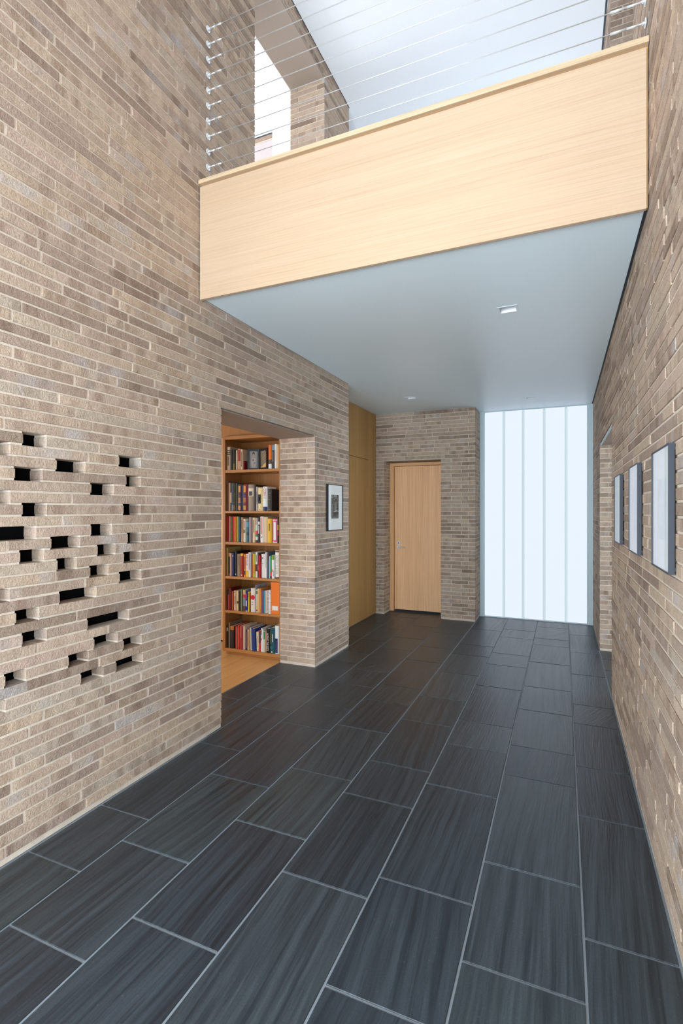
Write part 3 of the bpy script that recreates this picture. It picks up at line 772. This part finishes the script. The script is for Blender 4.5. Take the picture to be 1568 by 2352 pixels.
K = 145.0 / 1568.0
def bx_at(cx, y): return onY(505 + cx * K, y, BY + 0.012)
CR = {}
def book(cx0, cx1, ctop, row, desc, colr, y0, zshelf, opts, idx, total):
    """one book; spine faces the hall"""
    xa = onY(505 + cx0 * K, 1200, BY + 0.012)[0]; xb = onY(505 + cx1 * K, 1200, BY + 0.012)[0]
    zt = onY(505 + (cx0 + cx1) / 2 * K, y0 + ctop * K, BY + 0.012)[2]
    xa += 0.0004; xb -= 0.0004
    xa = max(xa, BX0 + 0.0222); xb = min(xb, BX1 - 0.0092)
    hh = zt - zshelf; wd = xb - xa; dep = opts.get('dep', 0.105 + 0.03 * rnd.random()); yf = BY + 0.012 + opts.get('back', rnd.uniform(-0.004, 0.006))
    nth = total - idx
    words = ['first', 'second', 'third', 'fourth', 'fifth', 'sixth', 'seventh', 'eighth', 'ninth', 'tenth', 'eleventh', 'twelfth', 'thirteenth', 'fourteenth', 'fifteenth', 'sixteenth', 'seventeenth', 'eighteenth', 'nineteenth', 'twentieth', 'twenty-first', 'twenty-second', 'twenty-third', 'twenty-fourth']
    shelf = ['top', 'second', 'third', 'fourth', 'fifth', 'bottom'][row]
    t = thing('book', '%s book, %s from the brick jamb on the %s shelf' % (desc, words[nth - 1], shelf), 'book', group='books on the %s shelf' % shelf)
    cm = flat('cover_%d_%d_%d' % colr, colr, 0.5, 0, 0.4)
    t.location = ((xa + wd / 2) * H, yf * H, zshelf * H)
    lean = opts.get('lean', 0.0)
    if lean: t.rotation_euler = (0, lean, 0); t.location.z += abs(math.sin(lean)) * wd / 2 * H
    hw = wd / 2; th = min(0.0016, wd * 0.18)
    b = MB()
    # rounded spine joined to two boards
    seg = 6; bul = min(0.004, wd * 0.12) * opts.get('round', 1.0); base = 0.0015 + bul
    pts = [(-hw + wd * i / seg, base - bul * math.sin(math.pi * i / seg) - 0.0015 * (0 < i < seg)) for i in range(seg + 1)]
    inner = [(max(-hw + th, min(hw - th, x)), y + 0.0016) for x, y in pts]
    prof = [(-hw, dep)] + pts + [(hw, dep), (hw - th, dep)] + inner[::-1] + [(-hw + th, dep)]
    n = len(prof); k = len(b.v)
    b.v += [(x, y, 0.0004) for x, y in prof] + [(x, y, hh) for x, y in prof]
    for i in range(n):
        j = (i + 1) % n; b.f.append((k + i, k + j, k + n + j, k + n + i)); b.m.append(0)
    half = n // 2
    for i in range(half - 1):
        a0, a1, c1, c0 = i, i + 1, n - 2 - i, n - 1 - i
        b.f.append((k + a1, k + a0, k + c0, k + c1)); b.f.append((k + n + a0, k + n + a1, k + n + c1, k + n + c0)); b.m += [0, 0]
    cv = b.build('cover', cm, t)
    ins = 0.0018 if hh > 0.1 else 0.001
    box('pages', -hw + th + 0.0001, hw - th - 0.0001, base + 0.003, dep - 0.002, ins, hh - ins, M_PAGES, t)
    for z0, z1, c in opts.get('bands', ()):
        m = flat('cover_%d_%d_%d' % c, c, 0.5, 0, 0.4)
        bb = MB(); kk = 0
        vs = [(x * 1.004, y - 0.0004) for x, y in pts]
        bb.v = [(x, y, max(0.0008, hh * z0)) for x, y in vs] + [(x, y, hh * z1) for x, y in vs]
        q = len(vs)
        for i in range(q - 1): bb.f.append((i, i + 1, q + i + 1, q + i)); bb.m.append(0)
        bb.build('spine_band', m, cv)
    for z0, z1, u0, u1, c in opts.get('marks', ()):
        m = flat('cover_%d_%d_%d' % c, c, 0.5, 0, 0.4)
        bb = MB(); bb.quad((-hw + wd * u0, -0.0009 - 0.0, hh * z0), (-hw + wd * u1, -0.0009, hh * z0), (-hw + wd * u1, -0.0009, hh * z1), (-hw + wd * u0, -0.0009, hh * z1))
        bb.build('spine_label', m, cv)
    if 'disc' in opts:
        zz, rr, c = opts['disc']; bb = MB(); bb.v = [(rr * math.cos(a * math.pi / 12), -0.0011, hh * zz + rr * math.sin(a * math.pi / 12)) for a in range(24)]; bb.f = [tuple(range(24))]; bb.m = [0]
        bb.build('spine_badge', flat('cover_%d_%d_%d' % c, c, 0.5, 0, 0.4), cv)
    if 'text' in opts:
        tx, zz, size, c = opts['text']
        spine_text(tx, cv, 0, -0.0016, hh * zz, 0.03, flat('cover_%d_%d_%d' % c, c, 0.5, 0, 0.4), (hh * size, wd * 0.62))
    if 'coil' in opts:
        bb = MB()
        for i in range(16): bb.tube((-hw * .8, -0.002, hh * (0.05 + 0.9 * i / 15)), (hw * .8, -0.002, hh * (0.065 + 0.9 * i / 15)), 0.0012, 6)
        bb.build('spiral_binding', flat('coil_brown', (92, 58, 50), 0.4), cv)
    return t
Wt, Bk, Cr, Rd, Nv = (236, 236, 238), (22, 22, 24), (222, 200, 168), (186, 24, 30), (30, 36, 92)
ROWS = [
 (990, 1.2718, [
  (140, 250, 390, 'cream hardback with black bands', (214, 190, 164), dict(bands=[(.66, .70, Bk), (.73, .77, Bk), (.81, .85, Bk)], marks=[(.2, .6, .42, .62, (70, 54, 44))])),
  (252, 318, 465, 'black paperback', (26, 24, 26), {}),
  (322, 374, 465, 'black and olive', (44, 44, 26), dict(bands=[(0, .32, (120, 108, 52))])),
  (379, 424, 475, 'slim cream', (214, 192, 160), {}),
  (427, 494, 440, 'cream and red', (206, 160, 132), dict(bands=[(.42, .96, (168, 58, 58))])),
  (498, 553, 455, 'cream dark-lettered', (216, 190, 158), dict(marks=[(.15, .9, .38, .6, (86, 66, 54))])),
  (556, 598, 740, 'short dark red', (120, 22, 30), {}),
  (1189, 1270, 345, 'orange, grey and white banded', (232, 118, 34), dict(bands=[(0, .21, Wt), (.21, .39, (72, 68, 60))], marks=[(.25, .35, .3, .7, (120, 104, 40))])),
  (1279, 1347, 345, 'slate blue and black', (48, 52, 60), dict(bands=[(.78, 1.0, (124, 146, 166))], marks=[(.3, .72, .35, .6, (150, 150, 150))])),
  (1351, 1404, 325, 'slim white', (232, 232, 230), dict(marks=[(.3, .8, .42, .58, (190, 180, 180))])),
  (1407, 1458, 335, 'tan and cream', (206, 174, 132), dict(bands=[])),
 ]),
 (1090, 0.9906, [
  (152, 188, 150, 'thin brown', (134, 108, 92), {}),
  (192, 244, 205, 'salmon cream', (214, 168, 136), {}),
  (247, 289, 215, 'black with pale label', (34, 30, 34), dict(marks=[(.3, .66, .15, .85, (206, 186, 160))])),
  (292, 329, 215, 'slate blue', (72, 84, 102), dict(bands=[(0, .22, (138, 150, 156))])),
  (333, 375, 210, 'dark olive and brown', (62, 62, 36), dict(bands=[(.05, .2, (140, 104, 84))])),
  (379, 432, 215, 'dark green', (58, 62, 38), {}),
  (437, 549, 240, 'navy and gold ornamented', (38, 30, 78), dict(marks=[(.04, .2, .15, .62, (196, 138, 60)), (.3, .5, .15, .62, (170, 108, 50)), (.52, .68, .15, .62, (96, 36, 60)), (.7, .94, .2, .6, (214, 146, 60)), (.22, .28, .15, .62, (60, 46, 110)), (.04, .96, .04, .1, (150, 140, 110))])),
  (553, 680, 240, 'crimson and gold ornamented', (116, 20, 40), dict(marks=[(.04, .2, .15, .62, (196, 138, 60)), (.33, .5, .15, .62, (176, 104, 52)), (.52, .66, .15, .62, (60, 40, 104)), (.7, .94, .2, .6, (218, 146, 56)), (.22, .3, .15, .62, (110, 20, 44)), (.04, .96, .04, .1, (150, 160, 110))])),
  (684, 824, 245, 'grey stone-patterned with cream label', (150, 136, 120), dict(bands=[(.55, .86, (220, 204, 180))], marks=[(.58, .74, .2, .75, (56, 56, 72))])),
  (826, 884, 252, 'dark brown', (58, 44, 34), {}),
  (887, 936, 305, 'pale grey', (176, 168, 170), dict(marks=[(.3, .8, .35, .65, (110, 100, 110))])),
  (939, 1061, 325, 'butter yellow with black label', (226, 206, 150), dict(marks=[(.32, .71, .02, .66, (22, 20, 18)), (.44, .6, .26, .44, (170, 130, 90)), (.03, .09, .35, .5, (180, 90, 60))])),
  (1066, 1175, 300, 'white navy-footed', (230, 234, 236), dict(bands=[(0, .18, (24, 36, 92))], text=('COBRA II', .72, .40, (176, 40, 48)))),
  (1180, 1272, 358, 'charcoal brown hardback', (50, 42, 40), dict(dep=.15, marks=[(.8, .83, .1, .8, (120, 108, 90)), (.68, .7, .1, .8, (120, 108, 90)), (.5, .54, .1, .6, (120, 108, 90)), (.06, .09, .1, .8, (120, 108, 90))])),
 ]),
 (1170, 0.7779, [
  (152, 192, 175, 'red', (196, 24, 30), {}), (196, 215, 200, 'thin grey', (120, 116, 116), {}), (218, 258, 165, 'pink', (206, 92, 96), {}),
  (261, 303, 180, 'green', (66, 112, 44), {}), (306, 355, 178, 'crimson', (184, 20, 34), {}), (359, 402, 180, 'orange', (222, 132, 44), {}),
  (405, 451, 178, 'lime yellow', (176, 168, 36), {}), (455, 497, 178, 'blue', (42, 92, 140), {}), (501, 560, 200, 'tan lettered', (192, 152, 112), dict(marks=[(.35, .95, .4, .6, (110, 78, 56))])),
  (572, 641, 237, 'cream drawing-covered', (222, 206, 192), dict(marks=[(.4, .54, .1, .8, (130, 106, 74)), (.6, .9, .3, .6, (170, 130, 130))])),
  (646, 715, 228, 'teal leaf-patterned', (36, 108, 116), dict(bands=[(.3, .42, (18, 58, 66)), (.64, .86, (84, 152, 180)), (.9, 1, (120, 122, 96))])),
  (718, 782, 200, 'mauve grey', (160, 140, 150), {}), (790, 861, 205, 'cream brown-lettered', (222, 196, 156), dict(marks=[(.4, .92, .38, .6, (110, 84, 60))])),
  (865, 926, 210, 'grey, red and green banded', (170, 162, 158), dict(bands=[(0, .1, (40, 36, 44)), (.1, .24, (226, 228, 226)), (.24, .33, (56, 120, 74)), (.33, .48, (202, 72, 60)), (.48, .72, (196, 214, 206))])),
  (930, 981, 205, 'black with white box', (44, 38, 42), dict(bands=[(.72, .84, (226, 222, 214))], marks=[(.36, .68, .3, .8, (206, 202, 198))])),
  (985, 1075, 178, 'white red-lettered', (232, 230, 226), dict(marks=[(.32, .96, .36, .6, (206, 110, 104)), (.18, .25, .3, .65, (150, 150, 146))])),
  (1080, 1176, 195, 'beige cloth', (220, 192, 152), {}),
  (1180, 1276, 235, 'yellow', (228, 182, 20), dict(marks=[(.5, .8, .3, .6, (120, 96, 20))])),
  (1286, 1416, 235, 'magenta speckled with white label', (206, 88, 124), dict(marks=[(.12, .87, .3, .75, (224, 228, 236))], bands=[(.02, .05, (240, 220, 226)), (.93, .96, (240, 220, 226))])),
  (1421, 1459, 190, 'dark multicoloured', (40, 38, 40), dict(bands=[(.5, .7, (170, 140, 40)), (.3, .45, (150, 34, 46))])),
 ]),
 (1250, 0.5415, [
  (161, 192, 85, 'tall pale yellow', (196, 176, 110), dict(dep=.16)), (197, 247, 215, 'black with red foot', (30, 42, 38), dict(bands=[(0, .12, (150, 60, 56)), (.84, 1, (200, 130, 70))])),
  (250, 295, 225, 'dusty pink', (196, 160, 142), {}), (300, 354, 215, 'navy', (26, 34, 104), dict(marks=[(.84, .9, .3, .7, (180, 190, 210))])), (360, 416, 175, 'tall black', (24, 22, 22), dict(dep=.16, marks=[(.06, .11, .3, .7, (200, 200, 200))])),
  (420, 508, 240, 'taupe', (150, 126, 104), dict(marks=[(.5, .9, .4, .6, (110, 90, 72))])), (512, 576, 228, 'red with yellow top', (160, 20, 28), dict(bands=[(.9, 1, (226, 198, 30))], marks=[(.04, .1, .3, .7, (230, 200, 190))])),
  (580, 643, 250, 'orange black-lettered', (232, 142, 46), dict(marks=[(.1, .28, .25, .75, (50, 40, 34)), (.34, .9, .3, .7, (150, 76, 30))])),
  (648, 706, 240, 'white and yellow', (230, 222, 226), dict(bands=[(0, .28, (240, 196, 30))], text=('Fat Flush', .72, .42, (120, 50, 120)))),
  (709, 769, 200, 'pale grey lettered', (222, 216, 218), dict(marks=[(.3, .94, .4, .6, (120, 110, 116))])), (771, 805, 260, 'rust red', (168, 74, 54), {}),
  (808, 869, 235, 'olive and orange', (190, 176, 36), dict(bands=[(.18, .55, (206, 138, 40))])), (871, 927, 195, 'white with brown block', (222, 222, 214), dict(bands=[(.25, .52, (82, 50, 44))], marks=[(.62, .9, .4, .65, (120, 114, 110))])),
  (930, 964, 215, 'dark flower-patterned', (92, 74, 62), dict(bands=[(.3, .5, (170, 110, 90))])), (966, 1000, 280, 'slim red', (196, 30, 38), {}),
  (1003, 1111, 245, 'wide white black-lettered', (230, 230, 232), dict(marks=[(.68, .9, .14, .2, (60, 60, 64)), (.8, .86, .3, .55, (90, 90, 96)), (.6, .63, .25, .6, (150, 150, 154))])),
  (1114, 1158, 200, 'white slim', (226, 228, 226), dict(marks=[(.4, .92, .4, .62, (130, 140, 140))])), (1166, 1212, 195, 'slate blue', (74, 88, 104), dict(bands=[(.7, .95, (104, 60, 78))])),
  (1213, 1242, 300, 'pale blue', (170, 208, 230), {}), (1243, 1278, 285, 'green and red', (64, 170, 106), dict(bands=[(.1, .3, (222, 84, 60)), (0, .1, (44, 36, 40))])),
  (1281, 1346, 270, 'white with green top', (230, 230, 234), dict(bands=[(.8, 1, (120, 150, 40))], marks=[(.28, .4, .15, .45, (222, 110, 100)), (.12, .34, .68, .82, (70, 70, 96))])),
  (1351, 1462, 155, 'tall white brown-ended', (230, 230, 222), dict(dep=.15, bands=[(0, .06, (118, 76, 54)), (.93, .985, (118, 76, 54))], text=('THE WAY TO COOK', .5, .68, (150, 158, 150)))),
 ]),
 (1330, 0.3065, [
  (161, 193, 285, 'dark navy', (34, 44, 66), {}), (196, 230, 290, 'black and red', (190, 34, 30), dict(bands=[(.8, 1, (30, 26, 28))])), (232, 270, 225, 'tall dark red', (126, 20, 28), {}),
  (273, 297, 285, 'black green', (28, 36, 30), {}), (299, 328, 300, 'orange red', (214, 76, 34), {}), (333, 410, 290, 'beige lettered', (196, 174, 140), dict(marks=[(.3, .75, .4, .65, (120, 96, 74)), (.9, .94, .3, .55, (60, 50, 44))])),
  (413, 460, 290, 'cream', (218, 190, 146), dict(bands=[(.36, .48, (60, 46, 40))])), (462, 502, 300, 'dark brown', (56, 40, 32), {}), (506, 546, 262, 'sage green', (124, 134, 104), {}),
  (549, 630, 270, 'cream, red and blue pictured', (116, 134, 150), dict(bands=[(.78, 1, (200, 172, 112)), (.64, .78, (206, 26, 32)), (0, .24, (92, 68, 52))])),
  (633, 691, 295, 'navy red-and-white lettered', (28, 32, 120), dict(bands=[(0, .06, (200, 200, 210))], marks=[(.6, .86, .35, .65, (200, 50, 60)), (.26, .54, .3, .7, (224, 224, 236))])),
  (694, 726, 315, 'yellow', (230, 208, 40), dict(marks=[(.72, .95, .35, .65, (90, 90, 60))])), (728, 752, 345, 'slim dark red', (146, 26, 34), {}),
  (754, 873, 230, 'thick off-white with red disc', (222, 212, 206), dict(disc=(.62, .0165, (196, 24, 44)), marks=[(.4, .44, .25, .5, (130, 124, 124)), (.3, .34, .25, .5, (130, 124, 124)), (.05, .09, .3, .4, (130, 124, 124))])),
  (877, 915, 265, 'white with green picture', (222, 220, 210), dict(bands=[(.8, .94, (84, 106, 66)), (.05, .12, (170, 40, 40)), (.14, .3, (226, 206, 160))])),
  (918, 974, 240, 'light tan', (214, 174, 112), {}), (977, 1020, 235, 'amber', (206, 134, 44), dict(dep=.15)), (1023, 1079, 285, 'plum purple', (118, 78, 112), {}), (1081, 1112, 290, 'teal', (72, 166, 186), {}),
  (1115, 1156, 290, 'cream', (230, 220, 200), dict(marks=[(.1, .9, .42, .52, (170, 120, 110))])), (1160, 1210, 285, 'spiral-bound', (214, 196, 186), dict(coil=1, round=0)), (1214, 1263, 275, 'white binder with two black holes', (218, 222, 234), dict(round=0, marks=[(.86, .89, .38, .62, Bk), (.1, .13, .38, .62, Bk)])),
 ]),
 (1410, 0.0452, [
  (160, 209, 295, 'black with grey label', (32, 28, 26), dict(marks=[(.76, .92, .1, .9, (166, 156, 144))])), (213, 250, 215, 'tall taupe', (140, 116, 96), dict(dep=.15)), (254, 350, 300, 'black with amber top', (36, 28, 24), dict(bands=[(.82, 1, (176, 112, 48))])),
  (362, 398, 315, 'red', (178, 20, 26), {}), (401, 424, 320, 'thin grey', (150, 132, 116), {}), (429, 478, 285, 'bright red', (216, 40, 32), dict(marks=[(.1, .9, .4, .6, (232, 130, 80))])),
  (481, 566, 300, 'dusty red', (164, 48, 52), dict(marks=[(.5, .95, .35, .65, (190, 110, 110))])), (571, 621, 300, 'cream', (206, 184, 164), dict(dep=.15)), (626, 676, 410, 'indigo', (48, 34, 92), dict(marks=[(.1, .9, .4, .55, (190, 130, 110))])),
  (681, 730, 390, 'sand yellow', (214, 176, 112), dict(marks=[(.2, .9, .42, .6, (70, 56, 44))])), (744, 780, 345, 'white leaning', (206, 200, 200), dict(lean=-.04, dep=.15)), (798, 884, 372, 'royal blue leaning', (28, 54, 122), dict(lean=-.04, dep=.15)),
  (893, 953, 455, 'ivory', (222, 216, 186), dict(lean=-.03, marks=[(.2, .8, .45, .6, (140, 140, 120))])), (957, 1000, 415, 'red and charcoal', (202, 40, 36), dict(bands=[(.4, .95, (70, 60, 58))])),
  (1003, 1044, 365, 'white with black and red marks', (226, 226, 228), dict(marks=[(.5, .58, .25, .7, (206, 50, 60)), (.72, .95, .3, .65, (60, 60, 64))])), (1047, 1079, 385, 'white', (222, 224, 226), {}),
  (1082, 1112, 430, 'green and white', (226, 222, 206), dict(bands=[(.62, .98, (30, 140, 92))])), (1115, 1147, 430, 'tan', (208, 164, 104), {}),
  (1151, 1234, 370, 'black white-lettered', (24, 22, 24), dict(text=('AGAINST THE GODS', .46, .74, (226, 214, 208)))), (1239, 1350, 350, 'teal', (18, 84, 96), dict(dep=.14, marks=[(.45, .76, .55, .72, (206, 214, 214)), (.36, .86, .1, .3, (96, 104, 60)), (.03, .08, .3, .6, (210, 214, 210)), (.18, .28, .1, .55, (40, 110, 120))])),
  (1353, 1462, 300, 'white with navy block', (214, 228, 238), dict(dep=.14, marks=[(.03, .55, .1, .72, (52, 58, 104)), (.46, .52, .3, .5, (134, 96, 72))])),
 ]),
]
for r, (y0, zs, bs) in enumerate(ROWS):
    for i, (a, b_, tp, desc, colr, op) in enumerate(bs): book(a, b_, tp, r, desc, colr, y0, zs, op, i, len(bs))

# tall grey folder standing in the fifth row
fx = onY(505 + 868 * K, 1370, BY + 0.012)[0]
fo = thing('folder', 'tall pale grey-blue folder standing behind the books on the fifth shelf', 'folder')
zt = onY(505 + 868 * K, 1330 + 150 * K, BY + 0.012)[2]
box('sheet', fx + 0.0012, fx + 0.0022, BY + 0.014, BY + 0.15, 0.3066, zt, flat('folder_grey', (176, 182, 200), 0.6), fo)
box('pocket', fx + 0.0022, fx + 0.0026, BY + 0.03, BY + 0.09, zt - 0.05, zt - 0.01, flat('folder_line', (150, 156, 176), 0.6), fo)
# orange document box
ox0 = onY(505 + 1267 * K, 1370, BY + 0.012)[0]; ox1 = BX1 - 0.0095; ozt = onY(505 + 1365 * K, 1330 + 76 * K, BY + 0.012)[2]
ob = thing('document_box', 'orange cardboard document box with metal label holder on the fifth shelf', 'box')
box('box_body', ox0, ox1, BY + 0.010, BY + 0.17, 0.3068, ozt, flat('orange_card', (226, 116, 30), 0.65), ob, 0.0008)
lz = 0.3068 + (ozt - 0.3068) * 0.19; lxm = (ox0 + ox1) / 2
lh = box('label_holder', lxm - 0.0235, lxm + 0.0235, BY + 0.0085, BY + 0.0098, lz - 0.015, lz + 0.015, M_CHROME, ob, 0.0005)
box('label_card', lxm - 0.017, lxm + 0.017, BY + 0.0078, BY + 0.0084, lz - 0.009, lz + 0.009, flat('label_white', (232, 232, 232), 0.6), lh)
# folding photo frame on the top shelf
def boy(u, v):
    g = 168 + 14 * math.sin(u * 3)
    if abs(u - .5) < .36 - abs(v - .30) * .35 and v < .60: g = 208 + 8 * math.sin(u * 22)
    if ((u - .5) / .10) ** 2 + ((v - .61) / .05) ** 2 < 1: g = 190
    if ((u - .5) / .15) ** 2 + ((v - .84) / .12) ** 2 < 1: g = 44
    if ((u - .5) / .13) ** 2 + ((v - .75) / .12) ** 2 < 1: g = 196
    if abs(abs(u - .5) - .055) < .022 and abs(v - .77) < .012: g = 70
    if abs(u - .5) < .045 and abs(v - .69) < .010: g = 110
    if ((u - .44) / .10) ** 2 + ((v - .48) / .05) ** 2 < 1: g = 104
    if ((u - .64) / .07) ** 2 + ((v - .30) / .05) ** 2 < 1: g = 130
    return (g, g * .97, g * .95)
def garden(u, v):
    q = math.sin(u * 31 + v * 17) * 22 + math.sin(v * 43 - u * 13) * 18
    if v < .26 - (1 - u) * .3 + .05: return (226, 188, 120)
    g = 128 + q; return (g, g * .9, g * .74)
pf = thing('folding_photo_frame', 'black folding double photo frame standing between books on the top shelf', 'photo frame')
zb = 1.2722
def frame_panel(p, q, zt_, prints, fn, nm):
    """upright framed panel from p to q (x, y points)"""
    P, Q = Vector((*p, zb)), Vector((*q, zb)); U = Q - P; L = U.length; U.normalize(); N = Vector((U.y, -U.x, 0))
    hh = zt_ - zb; b = MB(); th = 0.008
    def bar(u0, u1, v0, v1, n0, n1):
        k = len(b.v)
        for n_ in (n0, n1):
            for u_, v_ in ((u0, v0), (u1, v0), (u1, v1), (u0, v1)): b.v.append(tuple(P + U * u_ + N * n_ + Vector((0, 0, v_))))
        for f_ in ((0, 1, 2, 3), (4, 7, 6, 5), (0, 4, 5, 1), (1, 5, 6, 2), (2, 6, 7, 3), (3, 7, 4, 0)): b.f.append(tuple(k + i for i in f_)); b.m.append(0)
    e = prints
    bar(0, L, 0, hh, -th, 0)
    bar(0, L, 0, e, 0, 0.004); bar(0, L, hh - e, hh, 0, 0.004); bar(0, e, e, hh - e, 0, 0.004); bar(L - e, L, e, hh - e, 0, 0.004)
    o = b.build('frame_leaf', M_BLACKFRAME, pf)
    c0 = P + U * e + N * 0.0006 + Vector((0, 0, e))
    grid_print('photo', pf, tuple(c0), tuple(U * (L - 2 * e)), (0, 0, hh - 2 * e), 40, 52, fn)
pa = (onY(505 + 604 * K, 1060, BY + 0.012)[0], BY + 0.05); pb = onY(505 + 985 * K, 1060, BY + 0.095)[:2]; pc = onY(505 + 1176 * K, 1060, BY + 0.035)[:2]
ztf = onY(505 + 800 * K, 990 + 455 * K, BY + 0.07)[2]
frame_panel(pa, pb, ztf, 0.0145, boy, 'l'); frame_panel(pb, pc, ztf, 0.0145, garden, 'r')

# turn the title curves into meshes
dg = bpy.context.evaluated_depsgraph_get()
for tmp, parent, loc, mat, rot, fit in DG_TEXT:
    me = bpy.data.meshes.new_from_object(tmp.evaluated_get(dg)); me.materials.clear(); me.materials.append(mat)
    o = put(bpy.data.objects.new('title_text', me), parent)
    xs_ = [v.co.x for v in me.vertices]; ys_ = [v.co.y for v in me.vertices]
    fx_, fy_ = fit[0] * H / (max(xs_) - min(xs_)), fit[1] * H / (max(ys_) - min(ys_))
    mx_, my_ = (max(xs_) + min(xs_)) / 2, (max(ys_) + min(ys_)) / 2
    for v in me.vertices: v.co = ((v.co.y - my_) * fy_, 0.0, -(v.co.x - mx_) * fx_)
    o.location = [c * H for c in loc]
    bpy.data.objects.remove(tmp)

# ------------------------------------------------------------------ upper room behind the left opening
ur = MB().box(-3.65, -3.6, 0.8, 1.5, ZF2, 4.5).box(-3.65, -3.6, 3.7, 4.2, ZF2, 4.5).box(-3.65, -3.6, 1.5, 3.7, ZF2, 2.3).box(-3.65, -3.6, 1.5, 3.7, 4.0, 4.5)
ur.box(-3.6, XL - WT, 0.8, 0.85, ZF2, 4.5).box(-3.6, XL - WT, 4.15, 4.2, ZF2, 4.5).box(XL - WT - 0.03, XL - WT, 0.85, YU0, ZF2, 4.3).box(XL - WT - 0.03, XL - WT, YU1 + 0.06, 4.15, ZF2, 4.3).box(XL - WT - 0.03, XL - WT, YU0, YU1 + 0.06, ZU + 0.01, 4.3)
structure(ur.build('wall_upper_room', M_WHITE), 'white walls of the bright upper room')
uc = MB().box(-3.65, XL - WT - 0.07, 0.8, 4.2, 4.25, 4.3).box(XL - WT - 0.075, XL - WT, 0.8, 4.2, ZU + 0.02, ZU + 0.04)
structure(uc.build('ceiling_upper_room', M_WHITE), 'white ceiling of the bright upper room')
# white header over a brick lintel, deep in the upper room
hx1 = onY(625, 300, 3.3)[0]
hw_ = structure(box('wall_header', -3.2, hx1, 3.304, 3.42, 3.845, 3.878, flat('header_grey', (196, 200, 200), 0.7)), 'white header over a brick band in the upper room')
box('shadow_gap', -3.2, hx1, 3.305, 3.42, 3.834, 3.845, M_REVEAL, hw_)
bt = MB(); tn = []
x = hx1
while x > -3.1:
    ln = rnd.choice((0.12, 0.19, 0.25)); o = MB().cham(x - ln, x, 3.302, 3.40, 3.803, 3.832, 0.0016).build('brick', M_BRICK, hw_)
    a = o.data.attributes.new('tint', 'FLOAT', 'POINT'); a.data.foreach_set('value', [rnd.random()] * len(o.data.vertices)); x -= ln + JT
box('mortar_bed', -3.2, hx1, 3.306, 3.40, 3.794, 3.803, M_MORTAR, hw_)
box('grey_panel', -3.2, hx1, 3.31, 3.40, ZF2, 3.794, flat('grey_lilac_panel', (186, 176, 178), 0.7), hw_)

iw = MB().box(hx1 + 0.0005, XL - WT - 0.032, 3.3, 3.42, ZF2, 4.25).box(-3.6, hx1 + 0.0005, 3.3, 3.42, 3.8785, 4.25)
structure(iw.build('wall_upper_inner', M_WHITE), 'white inner wall of the bright upper room')

# ------------------------------------------------------------------ shell out of view: rear window wall, added side windows, rooms right of the hall
rw = MB().box(XL - 0.2, -1.36, Y0 - 0.1, Y0, 0, ZC + .05).box(0.16, XR + 0.2, Y0 - 0.1, Y0, 0, ZC + .05).box(-1.36, 0.16, Y0 - 0.1, Y0, 0, 0.12).box(-1.36, 0.16, Y0 - 0.1, Y0, 3.8, ZC + .05)
structure(rw.build('wall_rear', M_WHITE), 'white rear wall around the tall entrance glazing')
w3 = thing('window_3', 'tall entrance glazing behind the hall', None, kind='structure')
for xx in (-1.36, -0.86, -0.36, 0.14): box('mullion', xx, xx + 0.02, Y0 - 0.06, Y0 - 0.02, 0.12, 3.8, M_ALU, w3)
for zz in (0.12, 1.45, 2.6, 3.78): box('transom', -1.34, 0.14, Y0 - 0.055, Y0 - 0.025, zz, zz + 0.02, M_ALU, w3)
for i in range(3):
    for z0, z1 in ((0.14, 1.45), (1.47, 2.6), (2.62, 3.78)): box('pane', -1.34 + 0.5 * i, -0.86 + 0.5 * i, Y0 - 0.042, Y0 - 0.038, z0, z1, M_GLASS, w3)
for nm_, xw_, sd in (('added_window_4', XL - 0.12, 'left'), ('added_window_5', XR + 0.12, 'right')):  # unseen windows added as openings for the wall fill lights
    w4 = thing(nm_, 'unseen window added in the %s brick wall to light the hall' % sd, None, kind='structure')
    for y_ in (-1.9, -1.085, -0.27): box('mullion', xw_ - 0.015, xw_ + 0.015, y_, y_ + 0.02, ZB + CH * 7, ZB + CH * 57, M_ALU, w4)
    for y_ in (-1.88, -1.065): box('pane', xw_ - 0.003, xw_ + 0.003, y_, y_ + 0.795, ZB + CH * 7, ZB + CH * 57, M_GLASS, w4)
rr = MB().box(2.2, 2.25, 2.6, 2.75, 0, ZS).box(2.2, 2.25, 4.15, 4.5, 0, ZS).box(2.2, 2.25, 2.75, 4.15, 0, 0.35).box(2.2, 2.25, 2.75, 4.15, 1.65, ZS).box(XR + WT, 2.2, 2.55, 2.6, 0, ZS).box(XR + WT, 2.2, 4.5, 4.55, 0, ZS).box(XR + WT, 2.25, 2.6, 4.5, ZS - 0.02, ZS).box(1.0, 2.2, 2.6, 4.5, -0.03, -0.001)
structure(rr.build('wall_side_room', plaster('side_room_wall', (150, 140, 128))), 'plain wall of the room right of the hall')
r2 = MB().box(1.0, 1.05, 1.9, 3.5, ZF2, ZC).box(XR + WT, 1.0, 1.85, 1.9, ZF2, ZC).box(XR + WT, 1.0, 3.5, 3.55, ZF2, ZC).box(XR + WT, 1.05, 1.85, 3.55, ZC - 0.02, ZC).box(XR + 0.08, 1.05, 1.85, 3.55, ZF2 - 0.02, ZF2)
structure(r2.build('wall_upper_side_room', M_WHITE), 'white wall of the room right of the landing')
